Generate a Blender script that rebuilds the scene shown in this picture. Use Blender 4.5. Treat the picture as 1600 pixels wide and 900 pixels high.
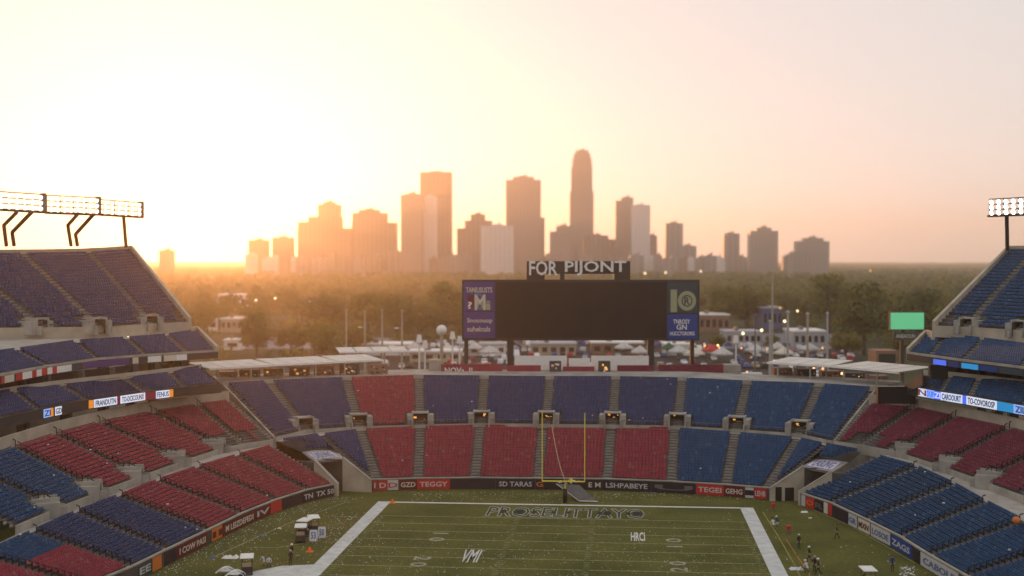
import bpy, math, random
import numpy as np
from mathutils import Vector, Matrix
random.seed(7); RNG = np.random.default_rng(7)
sc = bpy.context.scene; C = sc.collection
R = math.radians
for o in list(bpy.data.objects): bpy.data.objects.remove(o)

# ------------------------------------------------------------ camera, sky, sun, exposure
CAMZ = 34.0; FPX = 2000.0                       # camera height (m); focal length in photo pixels
yaw = math.atan(177/2000); pit = math.atan(45/2000)
FWD = np.array([-math.sin(yaw)*math.cos(pit), math.cos(yaw)*math.cos(pit), -math.sin(pit)])
RGT = np.array([math.cos(yaw), math.sin(yaw), 0.0]); UPV = np.cross(RGT, FWD)
cam = bpy.data.objects.new('camera', bpy.data.cameras.new('camera')); C.objects.link(cam)
cam.data.sensor_width = 36; cam.data.lens = 45
cam.location = (0, 0, CAMZ)
cam.rotation_euler = Vector(FWD).to_track_quat('-Z', 'Y').to_euler()
cam.data.clip_end = 60000; cam.data.clip_start = 0.5
cam.data.dof.use_dof = True; cam.data.dof.focus_distance = 168; cam.data.dof.aperture_fstop = 0.1
sc.camera = cam
SUN_AZ, SUN_EL = R(-19.4), R(2.6)               # azimuth from +Y towards +X, elevation
w = bpy.data.worlds.new('World'); sc.world = w; w.use_nodes = True
nt = w.node_tree; bg = nt.nodes['Background']
sky = nt.nodes.new('ShaderNodeTexSky'); sky.sky_type = 'NISHITA'; sky.sun_disc = False
sky.sun_elevation = SUN_EL; sky.sun_rotation = SUN_AZ; sky.altitude = 0
sky.air_density = 1.0; sky.dust_density = 0.3; sky.ozone_density = 1.0
hs = nt.nodes.new('ShaderNodeHueSaturation'); hs.inputs['Saturation'].default_value = 0.3
mxs = nt.nodes.new('ShaderNodeMix'); mxs.data_type = 'RGBA'; mxs.blend_type = 'MULTIPLY'; mxs.inputs[0].default_value = 1; mxs.inputs[7].default_value = (0.36, 0.285, 0.245, 1)
nt.links.new(sky.outputs[0], hs.inputs['Color']); nt.links.new(hs.outputs[0], mxs.inputs[6]); mxa = nt.nodes.new('ShaderNodeMix'); mxa.data_type = 'RGBA'; mxa.blend_type = 'ADD'; mxa.inputs[0].default_value = 1; mxa.inputs[7].default_value = (2.9, 2.95, 3.1, 1)   # even ambient fill added to the sky to brighten the ground
nt.links.new(mxs.outputs[2], mxa.inputs[6]); nt.links.new(mxa.outputs[2], bg.inputs[0]); bg.inputs[1].default_value = 0.15
sl = bpy.data.lights.new('sun', 'SUN'); sl.energy = 2.2; sl.angle = R(0.6); sl.color = (1.0, 0.40, 0.12)
so = bpy.data.objects.new('sun', sl); C.objects.link(so)
sdir = Vector((math.sin(SUN_AZ)*math.cos(SUN_EL), math.cos(SUN_AZ)*math.cos(SUN_EL), math.sin(SUN_EL)))
so.rotation_euler = sdir.to_track_quat('Z', 'Y').to_euler(); so.location = (-100, 300, 200)
sc.view_settings.view_transform = 'Standard'; sc.view_settings.look = 'None'
sc.view_settings.gamma = 1; sc.view_settings.exposure = 0.46
HAZE_DENSITY = 0.00017; HAZE_G = 0.80
sc.render.engine = 'CYCLES'
cy = sc.cycles; cy.max_bounces = 5; cy.diffuse_bounces = 3; cy.glossy_bounces = 2; cy.transmission_bounces = 2
cy.volume_bounces = 2; cy.use_denoising = True; cy.sample_clamp_indirect = 4; cy.caustics_reflective = False; cy.caustics_refractive = False

# ------------------------------------------------------------ helpers
def ray(u, v): return FWD + RGT*(u-800)/FPX + UPV*(450-v)/FPX
def az(u, v, z=0.0):
    r = ray(u, v); t = (z-CAMZ)/r[2]; return np.array([0, 0, CAMZ]) + t*r
def ad(u, v, d): return np.array([0, 0, CAMZ]) + ray(u, v)*d
HF = np.array([-math.sin(yaw), math.cos(yaw), 0])
def pa(u, v, d):     # point on the vertical plane at horizontal distance d
    r = ray(u, v); return np.array([0, 0, CAMZ]) + r*(d/(r@HF))
def proj(p):
    q = np.array(p, float)-[0, 0, CAMZ]; d = q@FWD
    return 800+FPX*(q@RGT)/d, 450-FPX*(q@UPV)/d, d
def tag(o, label=None, cat=None, group=None, kind=None):
    if label: o['label'] = label
    if cat: o['category'] = cat
    if group: o['group'] = group
    if kind: o['kind'] = kind
    return o
def empty(name, loc=(0, 0, 0), rz=0):
    o = bpy.data.objects.new(name, None); C.objects.link(o); o.location = tuple(loc); o.rotation_euler = (0, 0, rz)
    o.empty_display_size = .5; return o

def mat(name, col, rough=0.8, var=0.0, scale=1.0, col2=None, bump=0.0, metal=0.0, coords='Object', detail=4, emit=0, spec=0.3):
    m = bpy.data.materials.new(name); m.use_nodes = True; n = m.node_tree.nodes; l = m.node_tree.links
    b = n['Principled BSDF']; b.inputs['Base Color'].default_value = (*col, 1); b.inputs['Roughness'].default_value = rough
    b.inputs['Metallic'].default_value = metal; b.inputs['Specular IOR Level'].default_value = spec
    if var > 0 or col2 or bump:
        tc = n.new('ShaderNodeTexCoord'); no = n.new('ShaderNodeTexNoise'); no.inputs['Scale'].default_value = scale
        no.inputs['Detail'].default_value = detail; l.new(tc.outputs[coords], no.inputs['Vector'])
        cr = n.new('ShaderNodeValToRGB'); cr.color_ramp.elements[0].position = .3; cr.color_ramp.elements[1].position = .7
        c2 = col2 or tuple(min(1, c*(1+var)) for c in col); c1 = col if col2 else tuple(c*(1-var) for c in col)
        cr.color_ramp.elements[0].color = (*c1, 1); cr.color_ramp.elements[1].color = (*c2, 1)
        l.new(no.outputs[0], cr.inputs[0]); l.new(cr.outputs[0], b.inputs['Base Color'])
        if bump:
            bp = n.new('ShaderNodeBump'); bp.inputs['Strength'].default_value = bump; l.new(no.outputs[0], bp.inputs['Height']); l.new(bp.outputs[0], b.inputs['Normal'])
    if emit:
        b.inputs['Emission Color'].default_value = (*col, 1); b.inputs['Emission Strength'].default_value = emit
    return m

M = dict(
    concrete=mat('concrete', (.32, .30, .265), .9, .3, .35),
    concrete_l=mat('concrete_light', (.36, .33, .28), .9, .2, .5),
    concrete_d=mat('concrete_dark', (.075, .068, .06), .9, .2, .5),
    stair=mat('stair', (.23, .215, .185), .9, .25, 1.2),
    blue=mat('seat_blue', (.024, .068, .150), .7, .18, .9, spec=.12),
    navy=mat('seat_navy', (.038, .056, .128), .7, .18, .9, spec=.12),
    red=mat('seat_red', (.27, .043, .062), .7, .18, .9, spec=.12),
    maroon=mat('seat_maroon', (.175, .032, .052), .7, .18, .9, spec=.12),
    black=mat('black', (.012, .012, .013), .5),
    screen=mat('screen', (.012, .010, .010), .35),
    steel=mat('steel', (.16, .15, .14), .5, metal=.5),
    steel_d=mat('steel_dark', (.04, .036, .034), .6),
    white=mat('white', (.78, .76, .72), .6, .06, 2),
    cream=mat('cream', (.62, .56, .44), .7, .1, 2),
    canvas=mat('canvas', (.66, .61, .54), .7, .1, .4),
    yellow=mat('yellow', (.80, .62, .06), .4),
    rope=mat('rope', (.55, .40, .24), .8),
    banner_red=mat('banner_red', (.50, .028, .022), .55), banner_maroon=mat('banner_maroon', (.12, .012, .018), .6),
    banner_dark=mat('banner_dark', (.022, .016, .026), .6), banner_blue=mat('banner_blue', (.012, .05, .25), .55),
    banner_orange=mat('banner_orange', (.62, .17, .03), .55), banner_purple=mat('banner_purple', (.085, .048, .19), .55),
    banner_slate=mat('banner_slate', (.035, .06, .075), .6), gold=mat('gold', (.34, .35, .20), .5),
    line=mat('line_paint', (.66, .65, .60), .8, .12, 1.5), line_faint=mat('line_faint', (.30, .30, .17), .9, .35, 1.3),
    border=mat('border_paint', (.56, .56, .52), .85, .16, .8, bump=.1),
    banner_white=mat('banner_white', (.50, .49, .47), .6, .08, 2),
    tent_white=mat('tent_white', (.52, .50, .47), .8, .15, .8),
    mark=mat('mark_paint', (.30, .30, .22), .9, .3, 1.2),
    glass=mat('suite_glass', (.014, .014, .016), .12, spec=.6),
    asphalt=mat('asphalt', (.055, .053, .05), .95, .3, .05, spec=.03),
    bark=mat('bark', (.07, .05, .035), .9, .3, 3),
    roofing=mat('roofing', (.42, .41, .42), .8, .15, .1),
    brick=mat('brick', (.26, .15, .10), .85, .2, 1), tan=mat('tan', (.42, .36, .28), .85, .15, .5),
    skin=mat('skin', (.42, .24, .16), .6), cloth_dark=mat('cloth_dark', (.018, .018, .022), .8), cloth_white=mat('cloth_white', (.62, .62, .64), .8),
    cloth_green=mat('cloth_green', (.03, .11, .06), .8), cloth_red=mat('cloth_red', (.40, .03, .03), .8), hair=mat('hair', (.02, .014, .01), .7),
    rubber=mat('rubber', (.015, .015, .015), .8), orange=mat('orange', (.85, .16, .02), .5), seat_tan=mat('seat_tan', (.40, .30, .18), .6),
    blue_panel=mat('blue_panel', (.10, .14, .30), .6),
)
M['shaded_tread'] = mat('shaded_tread', (.115, .105, .095), .95, .25, .6)  # terrace concrete darkened to stand in for shadow between seat rows
FADED = {}
for k_, c_ in (('blue', (.045, .10, .18)), ('navy', (.055, .07, .13)), ('red', (.27, .085, .085)), ('maroon', (.19, .055, .075))):
    FADED['seat_'+k_] = mat('seat_%s_faded' % k_, c_, .75, .3, 1.1, spec=.12)
def led(name, col, s): return mat(name, col, .5, emit=s)
M['led_white'] = led('led_white', (.74, .80, 1.0), .42); M['led_orange'] = led('led_orange', (1, .33, .03), .3); M['led_blue'] = led('led_blue', (.08, .18, 1.0), .4)
M['led_cyan'] = led('led_cyan', (.02, .28, .62), .4); M['led_maroon'] = led('led_maroon', (.12, .01, .02), .5); M['led_green'] = led('led_green', (.10, .45, .22), .55)
M['lamp_warm'] = led('lamp_warm', (1, .78, .42), 1.8); M['lamp_white'] = led('lamp_white', (1, .93, .82), 5); M['lamp_amber'] = led('lamp_amber', (1, .50, .12), .6)
M['led_sky'] = led('led_sky', (.30, .50, 1.0), .4)

class MB:
    def __init__(s): s.v = []; s.f = []; s.m = []; s.n = 0; s.mats = []
    def mi(s, m):
        if m not in s.mats: s.mats.append(m)
        return s.mats.index(m)
    def add(s, vs, fs, m):
        vs = np.asarray(vs, float).reshape(-1, 3); i = s.mi(m)
        for f in fs: s.f.append([a+s.n for a in f]); s.m.append(i)
        s.v.append(vs); s.n += len(vs)
    def hexa(s, p, m):   # 8 corners: bottom 0-3 ccw, top 4-7
        s.add(p, [(0, 3, 2, 1), (4, 5, 6, 7), (0, 1, 5, 4), (1, 2, 6, 5), (2, 3, 7, 6), (3, 0, 4, 7)], m)
    def box(s, c, size, m, rz=0, taper=1.0, rx=0, ry=0):
        x, y, z = np.array(size)/2
        p = np.array([(-x, -y, -z), (x, -y, -z), (x, y, -z), (-x, y, -z), (-x*taper, -y*taper, z), (x*taper, -y*taper, z), (x*taper, y*taper, z), (-x*taper, y*taper, z)])
        if rz or rx or ry:
            rm = np.array((Matrix.Rotation(rz, 3, 'Z') @ Matrix.Rotation(ry, 3, 'Y') @ Matrix.Rotation(rx, 3, 'X'))); p = p@rm.T
        s.hexa(p+np.array(c), m)
    def wallseg(s, a, b, z0, z1, th, m, side=0.0):  # box along plan segment a-b, thickness th, centred + side shift
        a = np.array(a[:2], float); b = np.array(b[:2], float); d = b-a; L = np.linalg.norm(d) or 1; nrm = np.array([-d[1], d[0]])/L
        o1 = nrm*(side-th/2); o2 = nrm*(side+th/2); z0a, z0b = (z0, z0) if np.isscalar(z0) else z0; z1a, z1b = (z1, z1) if np.isscalar(z1) else z1
        s.hexa([(*(a+o1), z0a), (*(b+o1), z0b), (*(b+o2), z0b), (*(a+o2), z0a), (*(a+o1), z1a), (*(b+o1), z1b), (*(b+o2), z1b), (*(a+o2), z1a)], m)
    def cyl(s, a, b, r0, m, r1=None, seg=10):
        a = np.array(a, float); b = np.array(b, float); r1 = r0 if r1 is None else r1
        d = b-a; d = d/np.linalg.norm(d); t = np.array([1, 0, 0]) if abs(d[0]) < .8 else np.array([0, 1, 0])
        e = np.cross(d, t); e /= np.linalg.norm(e); g = np.cross(d, e)
        an = np.arange(seg)*2*np.pi/seg; ring = np.outer(np.cos(an), e)+np.outer(np.sin(an), g)
        vs = np.vstack([a+ring*r0, b+ring*r1])
        fs = [(i, (i+1) % seg, seg+(i+1) % seg, seg+i) for i in range(seg)]+[tuple(range(seg))[::-1], tuple(range(seg, 2*seg))]
        s.add(vs, fs, m)
    def tube(s, pts, r, m, seg=6):
        for a, b in zip(pts[:-1], pts[1:]): s.cyl(a, b, r, m, seg=seg)
    def sphere(s, c, r, m, seg=10, rings=7, sc3=(1, 1, 1)):
        vs = [(0, 0, 1)]; fs = []
        for i in range(1, rings):
            th = np.pi*i/rings
            for j in range(seg): ph = 2*np.pi*j/seg; vs.append((np.sin(th)*np.cos(ph), np.sin(th)*np.sin(ph), np.cos(th)))
        vs.append((0, 0, -1)); n = len(vs)
        for j in range(seg): fs.append((0, 1+j, 1+(j+1) % seg)); fs.append((n-1, n-1-seg+(j+1) % seg, n-1-seg+j))
        for i in range(rings-2):
            for j in range(seg): a = 1+i*seg+j; b = 1+i*seg+(j+1) % seg; fs.append((a, a+seg, b+seg, b))
        s.add(np.array(vs)*r*np.array(sc3)+np.array(c), fs, m)
    def build(s, name, parent=None, origin=None, smooth=False, pw=None):
        me = bpy.data.meshes.new(name); v = np.vstack(s.v)
        o = bpy.data.objects.new(name, me); C.objects.link(o)
        if parent is not None:
            o.parent = parent; v = v-np.array(pw if pw is not None else world_loc(parent))
        elif origin is not None: v = v-np.array(origin); o.location = tuple(origin)
        me.from_pydata(v.tolist(), [], s.f); 
        for m in s.mats: me.materials.append(m)
        me.polygons.foreach_set('material_index', s.m)
        if smooth: me.polygons.foreach_set('use_smooth', [True]*len(me.polygons))
        me.update(); return o
def world_loc(o):
    p = np.array(o.location)
    while o.parent: o = o.parent; p = p+np.array(o.location)
    return p

_fonts = {}
def text_mesh(body, off=0.012):
    key = (body, off)
    if key not in _fonts:
        cu = bpy.data.curves.new('t', 'FONT'); cu.body = body; cu.size = 1; cu.resolution_u = 2; cu.offset = off+.006; cu.extrude = .02
        ob = bpy.data.objects.new('t', cu); C.objects.link(ob)
        bpy.context.view_layer.update()
        me = bpy.data.meshes.new_from_object(ob.evaluated_get(bpy.context.evaluated_depsgraph_get()))
        v = np.empty(len(me.vertices)*3); me.vertices.foreach_get('co', v); v = v.reshape(-1, 3)
        mn, mx = v.min(0), v.max(0); mn[:2] += off; mx[:2] -= off; v = (v-mn)/(mx-mn+1e-9)
        _fonts[key] = (v, [tuple(p.vertices) for p in me.polygons]); bpy.data.objects.remove(ob)
    return _fonts[key]
def put_text(mb, body, O, X, Y, m, lift=.03, thick=.03, off=.012):  # O lower-left corner, X and Y full extents (vectors)
    v, f = text_mesh(body, off); O, X, Y = [np.array(a, float) for a in (O, X, Y)]
    N = np.cross(X, Y); N /= np.linalg.norm(N)
    P = O+v[:, :1]*X+v[:, 1:2]*Y+N*(lift+v[:, 2:3]*thick)
    mb.add(P, f, m)

# ------------------------------------------------------------ setting: ground, pitch, markings
gm = bpy.data.materials.new('city_ground'); gm.use_nodes = True
n = gm.node_tree.nodes; l = gm.node_tree.links; b = n['Principled BSDF']; b.inputs['Roughness'].default_value = .95; b.inputs['Specular IOR Level'].default_value = .1
tc = n.new('ShaderNodeTexCoord'); no = n.new('ShaderNodeTexNoise'); no.inputs['Scale'].default_value = .012; no.inputs['Detail'].default_value = 8
cr = n.new('ShaderNodeValToRGB'); e = cr.color_ramp.elements; e[0].position = .35; e[0].color = (.030, .038, .014, 1); e[1].position = .65; e[1].color = (.075, .075, .035, 1)
l.new(tc.outputs['Object'], no.inputs[0]); l.new(no.outputs[0], cr.inputs[0]); l.new(cr.outputs[0], b.inputs[0])
mb = MB(); G = 9800; xs = np.linspace(-G, G, 9)
for i in range(8):
    for j in range(8): mb.add([(xs[i], xs[j], -.3), (xs[i+1], xs[j], -.3), (xs[i+1], xs[j+1], -.3), (xs[i], xs[j+1], -.3)], [(0, 1, 2, 3)], gm)
tag(mb.build('ground'), kind='structure')

tm = bpy.data.materials.new('turf'); tm.use_nodes = True
n = tm.node_tree.nodes; l = tm.node_tree.links; b = n['Principled BSDF']; b.inputs['Roughness'].default_value = .95; b.inputs['Specular IOR Level'].default_value = .1
tc = n.new('ShaderNodeTexCoord')
n1 = n.new('ShaderNodeTexNoise'); n1.inputs['Scale'].default_value = .14; n1.inputs['Detail'].default_value = 5
n2 = n.new('ShaderNodeTexNoise'); n2.inputs['Scale'].default_value = 2.2; n2.inputs['Detail'].default_value = 6; n2.inputs['Roughness'].default_value = .7
c1 = n.new('ShaderNodeValToRGB'); e = c1.color_ramp.elements; e[0].position = .3; e[0].color = (.070, .079, .019, 1); e[1].position = .7; e[1].color = (.128, .126, .034, 1)
c2 = n.new('ShaderNodeValToRGB'); e = c2.color_ramp.elements; e[0].position = .25; e[0].color = (.55, .55, .5, 1); e[1].position = .75; e[1].color = (1.45, 1.4, 1.3, 1)
mx = n.new('ShaderNodeMix'); mx.data_type = 'RGBA'; mx.blend_type = 'MULTIPLY'; mx.inputs[0].default_value = 1
for a in (n1, n2): l.new(tc.outputs['Object'], a.inputs[0])
l.new(n1.outputs[0], c1.inputs[0]); l.new(n2.outputs[0], c2.inputs[0]); l.new(c1.outputs[0], mx.inputs[6]); l.new(c2.outputs[0], mx.inputs[7]); l.new(mx.outputs[2], b.inputs[0])
bp = n.new('ShaderNodeBump'); bp.inputs['Strength'].default_value = .5; l.new(n2.outputs[0], bp.inputs['Height']); l.new(bp.outputs[0], b.inputs['Normal'])
mb = MB(); mb.add([(-78, 20, 0), (62, 20, 0), (62, 206, 0), (-78, 206, 0)], [(0, 1, 2, 3)], tm); tag(mb.build('grass_field'), kind='structure')

FX0, FX1, FY = -32.7, 15.7, 176.0
mb = MB()
def rect(x0, y0, x1, y1, z, m, mbb=None): (mbb or mb).add([(x0, y0, z), (x1, y0, z), (x1, y1, z), (x0, y1, z)], [(0, 1, 2, 3)], m)
rect(FX0-1.8, 60, FX0, FY+.7, .008, M['border']); rect(FX1, 60, FX1+1.8, FY+.7, .008, M['border']); rect(FX0, FY-.05, FX1, FY+.7, .008, M['line'])
tag(mb.build('field_border_marking'), kind='structure')
mb = MB()
for k in range(0, 22):
    y = FY-9.14-4.572*k; rect(FX0+.05, y-.09, FX1-.05, y+.09, .008, M['line_faint'])
for k in range(1, 100):
    y = FY-9.14-.914*k
    for x in (-14.0, -4.2): rect(x-.35, y-.06, x+.35, y+.06, .008, M['line_faint'])
    for x in (FX0+.7, FX1-.7): rect(x-.3, y-.05, x+.3, y+.05, .008, M['line_faint'])
tag(mb.build('yard_line_marking'), kind='structure')
# end-zone lettering: pale strokes with dark fills
mb = MB(); a0 = az(757, 809); a1 = az(1007, 814)
x0, x1, y0, y1 = a0[0], a1[0], FY-8.0, FY-1.9
put_text(mb, 'PROSELITTAYO', (x0, y0, 0), (x1-x0, 0, 0), (0, y1-y0, 0), mat('lettering_outline', (.34, .34, .26), .9, .3, 1.2), lift=.004, thick=.001, off=.035)
put_text(mb, 'PROSELITTAYO', (x0, y0, 0), (x1-x0, 0, 0), (0, y1-y0, 0), mat('dark_green_paint', (.030, .038, .018), .9), lift=.009, thick=.001, off=-.006)
for f_, w__ in ((.10, .7), (.205, 1.0), (.30, .6), (.42, .5), (.52, .5), (.72, .6), (.765, .9), (.90, .6), (.955, 1.0)):
    an = np.linspace(0, 2*np.pi, 17)[:-1]; mb.add([(x0+(x1-x0)*f_+math.cos(a_)*w__*.6, (y0+y1)/2+math.sin(a_)*w__*1.7, .013) for a_ in an], [tuple(range(16))], mat('dark_disc_paint', (.012, .018, .012), .9))
rect(x0-.5, y0-.7, x1+.5, y0-.55, .008, M['line_faint'])
tag(mb.build('end_zone_lettering_marking'), kind='structure')
mb = MB()
def mark(u0, u1, v0, v1, body, m=M['line']):
    a = az(u0, v1); bb = az(u1, v1); c = az((u0+u1)/2, v0)
    put_text(mb, body, (a[0], a[1], 0), (bb[0]-a[0], 0, 0), (0, c[1]-a[1], 0), m, lift=.008, thick=.001)
mark(717, 745, 859, 878, 'VMI', M['border']); mark(986, 1008, 832, 845, 'HRCI'); 

def sidenum(u, v, body, left_):   # yard numbers read from the sideline, so turned a quarter
    c = az(u, v); W, H = 4.6, 1.9
    if left_: put_text(mb, body, (c[0]-H/2, c[1]+W/2, 0), (0, -W, 0), (H, 0, 0), M['mark'], lift=.008, thick=.001)
    else: put_text(mb, body, (c[0]+H/2, c[1]-W/2, 0), (0, W, 0), (-H, 0, 0), M['mark'], lift=.008, thick=.001)
sidenum(685, 839, '1 0', True); sidenum(657, 877, '2 0', True); sidenum(1053, 848, '1 0', False); sidenum(1060, 885, '2 0', False)
tag(mb.build('field_number_marking'), kind='structure')
mb = MB()   # yellow restraining lines and boundary arcs beside the pitch
def strip(pts, wd, m, z=.008):
    for p, q in zip(pts[:-1], pts[1:]):
        p = np.array(p[:2]); q = np.array(q[:2]); d = (q-p)/np.linalg.norm(q-p); nn = np.array([-d[1], d[0]])*wd/2
        mb.add([(*(p-nn), z), (*(p+nn), z), (*(q+nn), z), (*(q-nn), z)], [(0, 1, 2, 3)], m)
yl = mat('yellow_paint', (.30, .22, .04), .9, .4, 1)
strip([az(1192, 800), az(1216, 838), az(1243, 885), az(1252, 905)], .14, yl)
strip([az(1228, 842), az(1245, 868), az(1262, 893), az(1268, 905)], .14, mat('orange_paint', (.34, .15, .03), .9, .4, 1))
strip([az(505, 806), az(560, 808), az(590, 809)], .12, M['line_faint']); strip([az(385, 855), az(430, 856), az(500, 845)], .14, M['line_faint'])
strip([az(330, 872), az(400, 840), az(465, 812), az(540, 785)], .14, M['line_faint']); strip([az(1255, 790), az(1330, 822), az(1430, 880)], .12, M['line_faint'])
tag(mb.build('sideline_marking'), kind='structure')
mb = MB(); mb.add([tuple(az(u, v, .012)) for u, v in ((497, 905), (490, 882), (440, 884), (395, 893), (350, 906), (300, 930), (480, 940))], [(0, 6, 5, 4, 3, 2, 1)], M['border'])
tag(mb.build('pale_sideline_path'), kind='structure')

# ------------------------------------------------------------ grandstands
def P(lst, z): # pixel list + height(s) -> world
    out = []
    for i, q in enumerate(lst):
        zz = z if np.isscalar(z) else z[i]
        out.append(az(q[0], q[1], zz))
    return np.array(out)
def steps(mb, bot, top, n, m):
    for i in range(len(bot)-1):
        vs = []; fs = []
        for k in range(n):
            f0, f1 = k/n, (k+1)/n
            a0 = bot[i]+(top[i]-bot[i])*f0; b0 = bot[i+1]+(top[i+1]-bot[i+1])*f0
            a1 = bot[i]+(top[i]-bot[i])*f1; b1 = bot[i+1]+(top[i+1]-bot[i+1])*f1
            a1l = a1.copy(); a1l[2] = a0[2]; b1l = b1.copy(); b1l[2] = b0[2]; j = len(vs)
            vs += [a0, b0, b1l, a1l, a1, b1]; fs += [(j, j+1, j+2, j+3), (j+3, j+2, j+5, j+4)]
        mb.add(vs, fs, m)
def unit2(v): v = v[:2]; return v/(np.linalg.norm(v)+1e-9)
def seat_block(BL, BR, TL, TR, n, m, parent, label, inset=.72, cut=None, name='seat_block', rows=None, skipL=0, skipR=0, hb=.69, sd0=.30):
    S = []
    wmid = .5*(TL+TR)-.5*(BL+BR); dep = np.linalg.norm(wmid[:2])/n
    for k in range(n):
        if rows and not (rows[0] <= k < rows[1]): continue
        f = (k+.60)/n; f0 = k/n
        a = BL+(TL-BL)*f; b_ = BR+(TR-BR)*f; za = (BL+(TL-BL)*f0)[2]; zb = (BR+(TR-BR)*f0)[2]
        d = b_-a; L = np.linalg.norm(d[:2]); dx = d[:2]/(L+1e-9); nrm = np.array([-dx[1], dx[0]])
        if nrm@wmid[:2] < 0: nrm = -nrm
        s0 = inset+(1.6 if k < skipL else 0); s1 = L-inset-(1.6 if k < skipR else 0); cnt = int((s1-s0)/.52)
        if cnt < 1: continue
        t = s0+(s1-s0-cnt*.52)/2+.26+.52*np.arange(cnt)
        ctr = a[:2]+np.outer(t, dx); z = za+(zb-za)*t/L
        for c, zz in zip(ctr, z): S.append((c[0], c[1], zz, dx[0], dx[1], nrm[0], nrm[1]))
    if not S: return None
    S = np.array(S); N = len(S); o = S[:, :3]; X = np.c_[S[:, 3:5], np.zeros(N)]; Y = np.c_[S[:, 5:7], np.zeros(N)]; Z = np.tile([0, 0, 1.], (N, 1))
    def bx(x0, x1, y0, y1, z0, z1, lean=0):
        cs = [(x0, y0, z0), (x1, y0, z0), (x1, y1, z0), (x0, y1, z0), (x0, y0+lean, z1), (x1, y0+lean, z1), (x1, y1+lean, z1), (x0, y1+lean, z1)]
        return np.stack([o+X*c[0]+Y*c[1]+Z*c[2] for c in cs], 1)
    sd = min(sd0, dep*.4)
    A = bx(-.245, .245, .10, .15, .30, hb, .05); B_ = bx(-.235, .235, .10-sd, .10, .34, .39)
    V = np.concatenate([A, B_], 1).reshape(-1, 3); base = (np.arange(N)*16)[:, None, None]
    q = np.array([(4, 5, 6, 7), (0, 1, 5, 4), (1, 2, 6, 5), (2, 3, 7, 6), (3, 0, 4, 7)]); q = np.vstack([q, q[:4]+8, q[4:]+8])
    Fq = (q[None]+base).reshape(-1, 4)
    me = bpy.data.meshes.new(name); V = V-world_loc(parent)
    me.vertices.add(len(V)); me.vertices.foreach_set('co', V.ravel())
    me.loops.add(len(Fq)*4); me.loops.foreach_set('vertex_index', Fq.ravel().astype(np.int32))
    me.polygons.add(len(Fq)); me.polygons.foreach_set('loop_start', (np.arange(len(Fq))*4).astype(np.int32)); me.polygons.foreach_set('loop_total', np.full(len(Fq), 4, np.int32))
    me.materials.append(m); me.materials.append(FADED[m.name])
    pick = np.random.default_rng(int(abs(BL[0]*97+BL[1]*13))).random(N) < .06; me.polygons.foreach_set('material_index', np.repeat(pick.astype(np.int32), 10))
    me.update(calc_edges=True)
    ob = bpy.data.objects.new(name, me); C.objects.link(ob); ob.parent = parent
    if label: ob['label'] = label
    return ob
def tier(parent, bot, top, n, cols, lab, skip=0):
    for i in range(len(bot)-1):
        if cols[i] is None: continue
        seat_block(bot[i], bot[i+1], top[i], top[i+1], n, M[cols[i]], parent, None if lab is None else lab % cols[i].replace('navy', 'dark blue'),
                   skipL=skip if i > 0 else 0, skipR=skip if i < len(bot)-2 else 0)
def stairs(mb, b_, t, n, wd=1.15):     # half steps in one aisle
    d = unit2(t-b_); nn = np.array([-d[1], d[0]])*wd/2
    for k in range(n):
        f0, f1 = (k+.5)/n, (k+1)/n-.002
        p = b_+(t-b_)*f0; q = b_+(t-b_)*f1; z0 = (b_+(t-b_)*(k/n))[2]; z1 = z0+(t[2]-b_[2])/n/2
        mb.hexa([(*(p[:2]-nn), z0-.02), (*(p[:2]+nn), z0-.02), (*(q[:2]+nn), z0-.02), (*(q[:2]-nn), z0-.02), (*(p[:2]-nn), z1), (*(p[:2]+nn), z1), (*(q[:2]+nn), z1), (*(q[:2]-nn), z1)], M['stair'])
def vomitory(parent, p, out, wd=2.1, h=1.75, dep=3.0, lit=True):
    """concrete portal over a stairway opening: p = centre at walkway level, out = plan direction up the tier"""
    o = unit2(np.array(out)); x = np.array([-o[1], o[0]]); p = np.array(p, float); mb = MB()
    def q(a, c, z): return (*(p[:2]+x*a+o*c), p[2]+z)
    def bb(m_, a0, a1, c0, c1, z0, z1, mm): m_.hexa([q(a0, c0, z0), q(a0, c1, z0), q(a1, c1, z0), q(a1, c0, z0), q(a0, c0, z1), q(a0, c1, z1), q(a1, c1, z1), q(a1, c0, z1)], mm)
    W = wd/2
    bb(mb, -W-.95, -W, -.05, dep, -.1, h-.25, M['concrete']); bb(mb, W, W+.95, -.05, dep, -.1, h-.25, M['concrete']); bb(mb, -W-.2, -W, -.9, 0, -.1, h*.55, M['concrete']); bb(mb, W, W+.2, -.9, 0, -.1, h*.55, M['concrete'])
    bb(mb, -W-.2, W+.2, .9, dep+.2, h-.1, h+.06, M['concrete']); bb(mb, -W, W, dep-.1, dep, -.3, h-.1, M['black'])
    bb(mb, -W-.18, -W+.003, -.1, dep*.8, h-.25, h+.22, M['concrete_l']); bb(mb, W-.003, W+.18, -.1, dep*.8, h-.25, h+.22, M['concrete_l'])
    bb(mb, -W, W, .3, dep, -.02, .02, M['black']); bb(mb, -W+.003, -W+.05, .1, dep-.1, 0, h-.12, M['concrete_d']); bb(mb, W-.05, W-.003, .1, dep-.1, 0, h-.12, M['concrete_d'])  # black floor and back panel, dark cheeks: interior shade put into colour
    vo = mb.build('vomitory', parent)
    if lit:
        l_ = MB(); rr = random.Random(int(abs(p[0]*10)))
        for k in range(rr.randint(3, 5)):
            a = rr.uniform(-W+.2, W-.3); z = rr.uniform(.5, h-.5)
            bb(l_, a, a+rr.uniform(.15, .5), dep-.2, dep-.13, z, z+rr.uniform(.12, .35), M['lamp_amber'])
        l_.build('wall_lamp', vo)
    return vo

ROW_L, ROW_U = 18, 20
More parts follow.
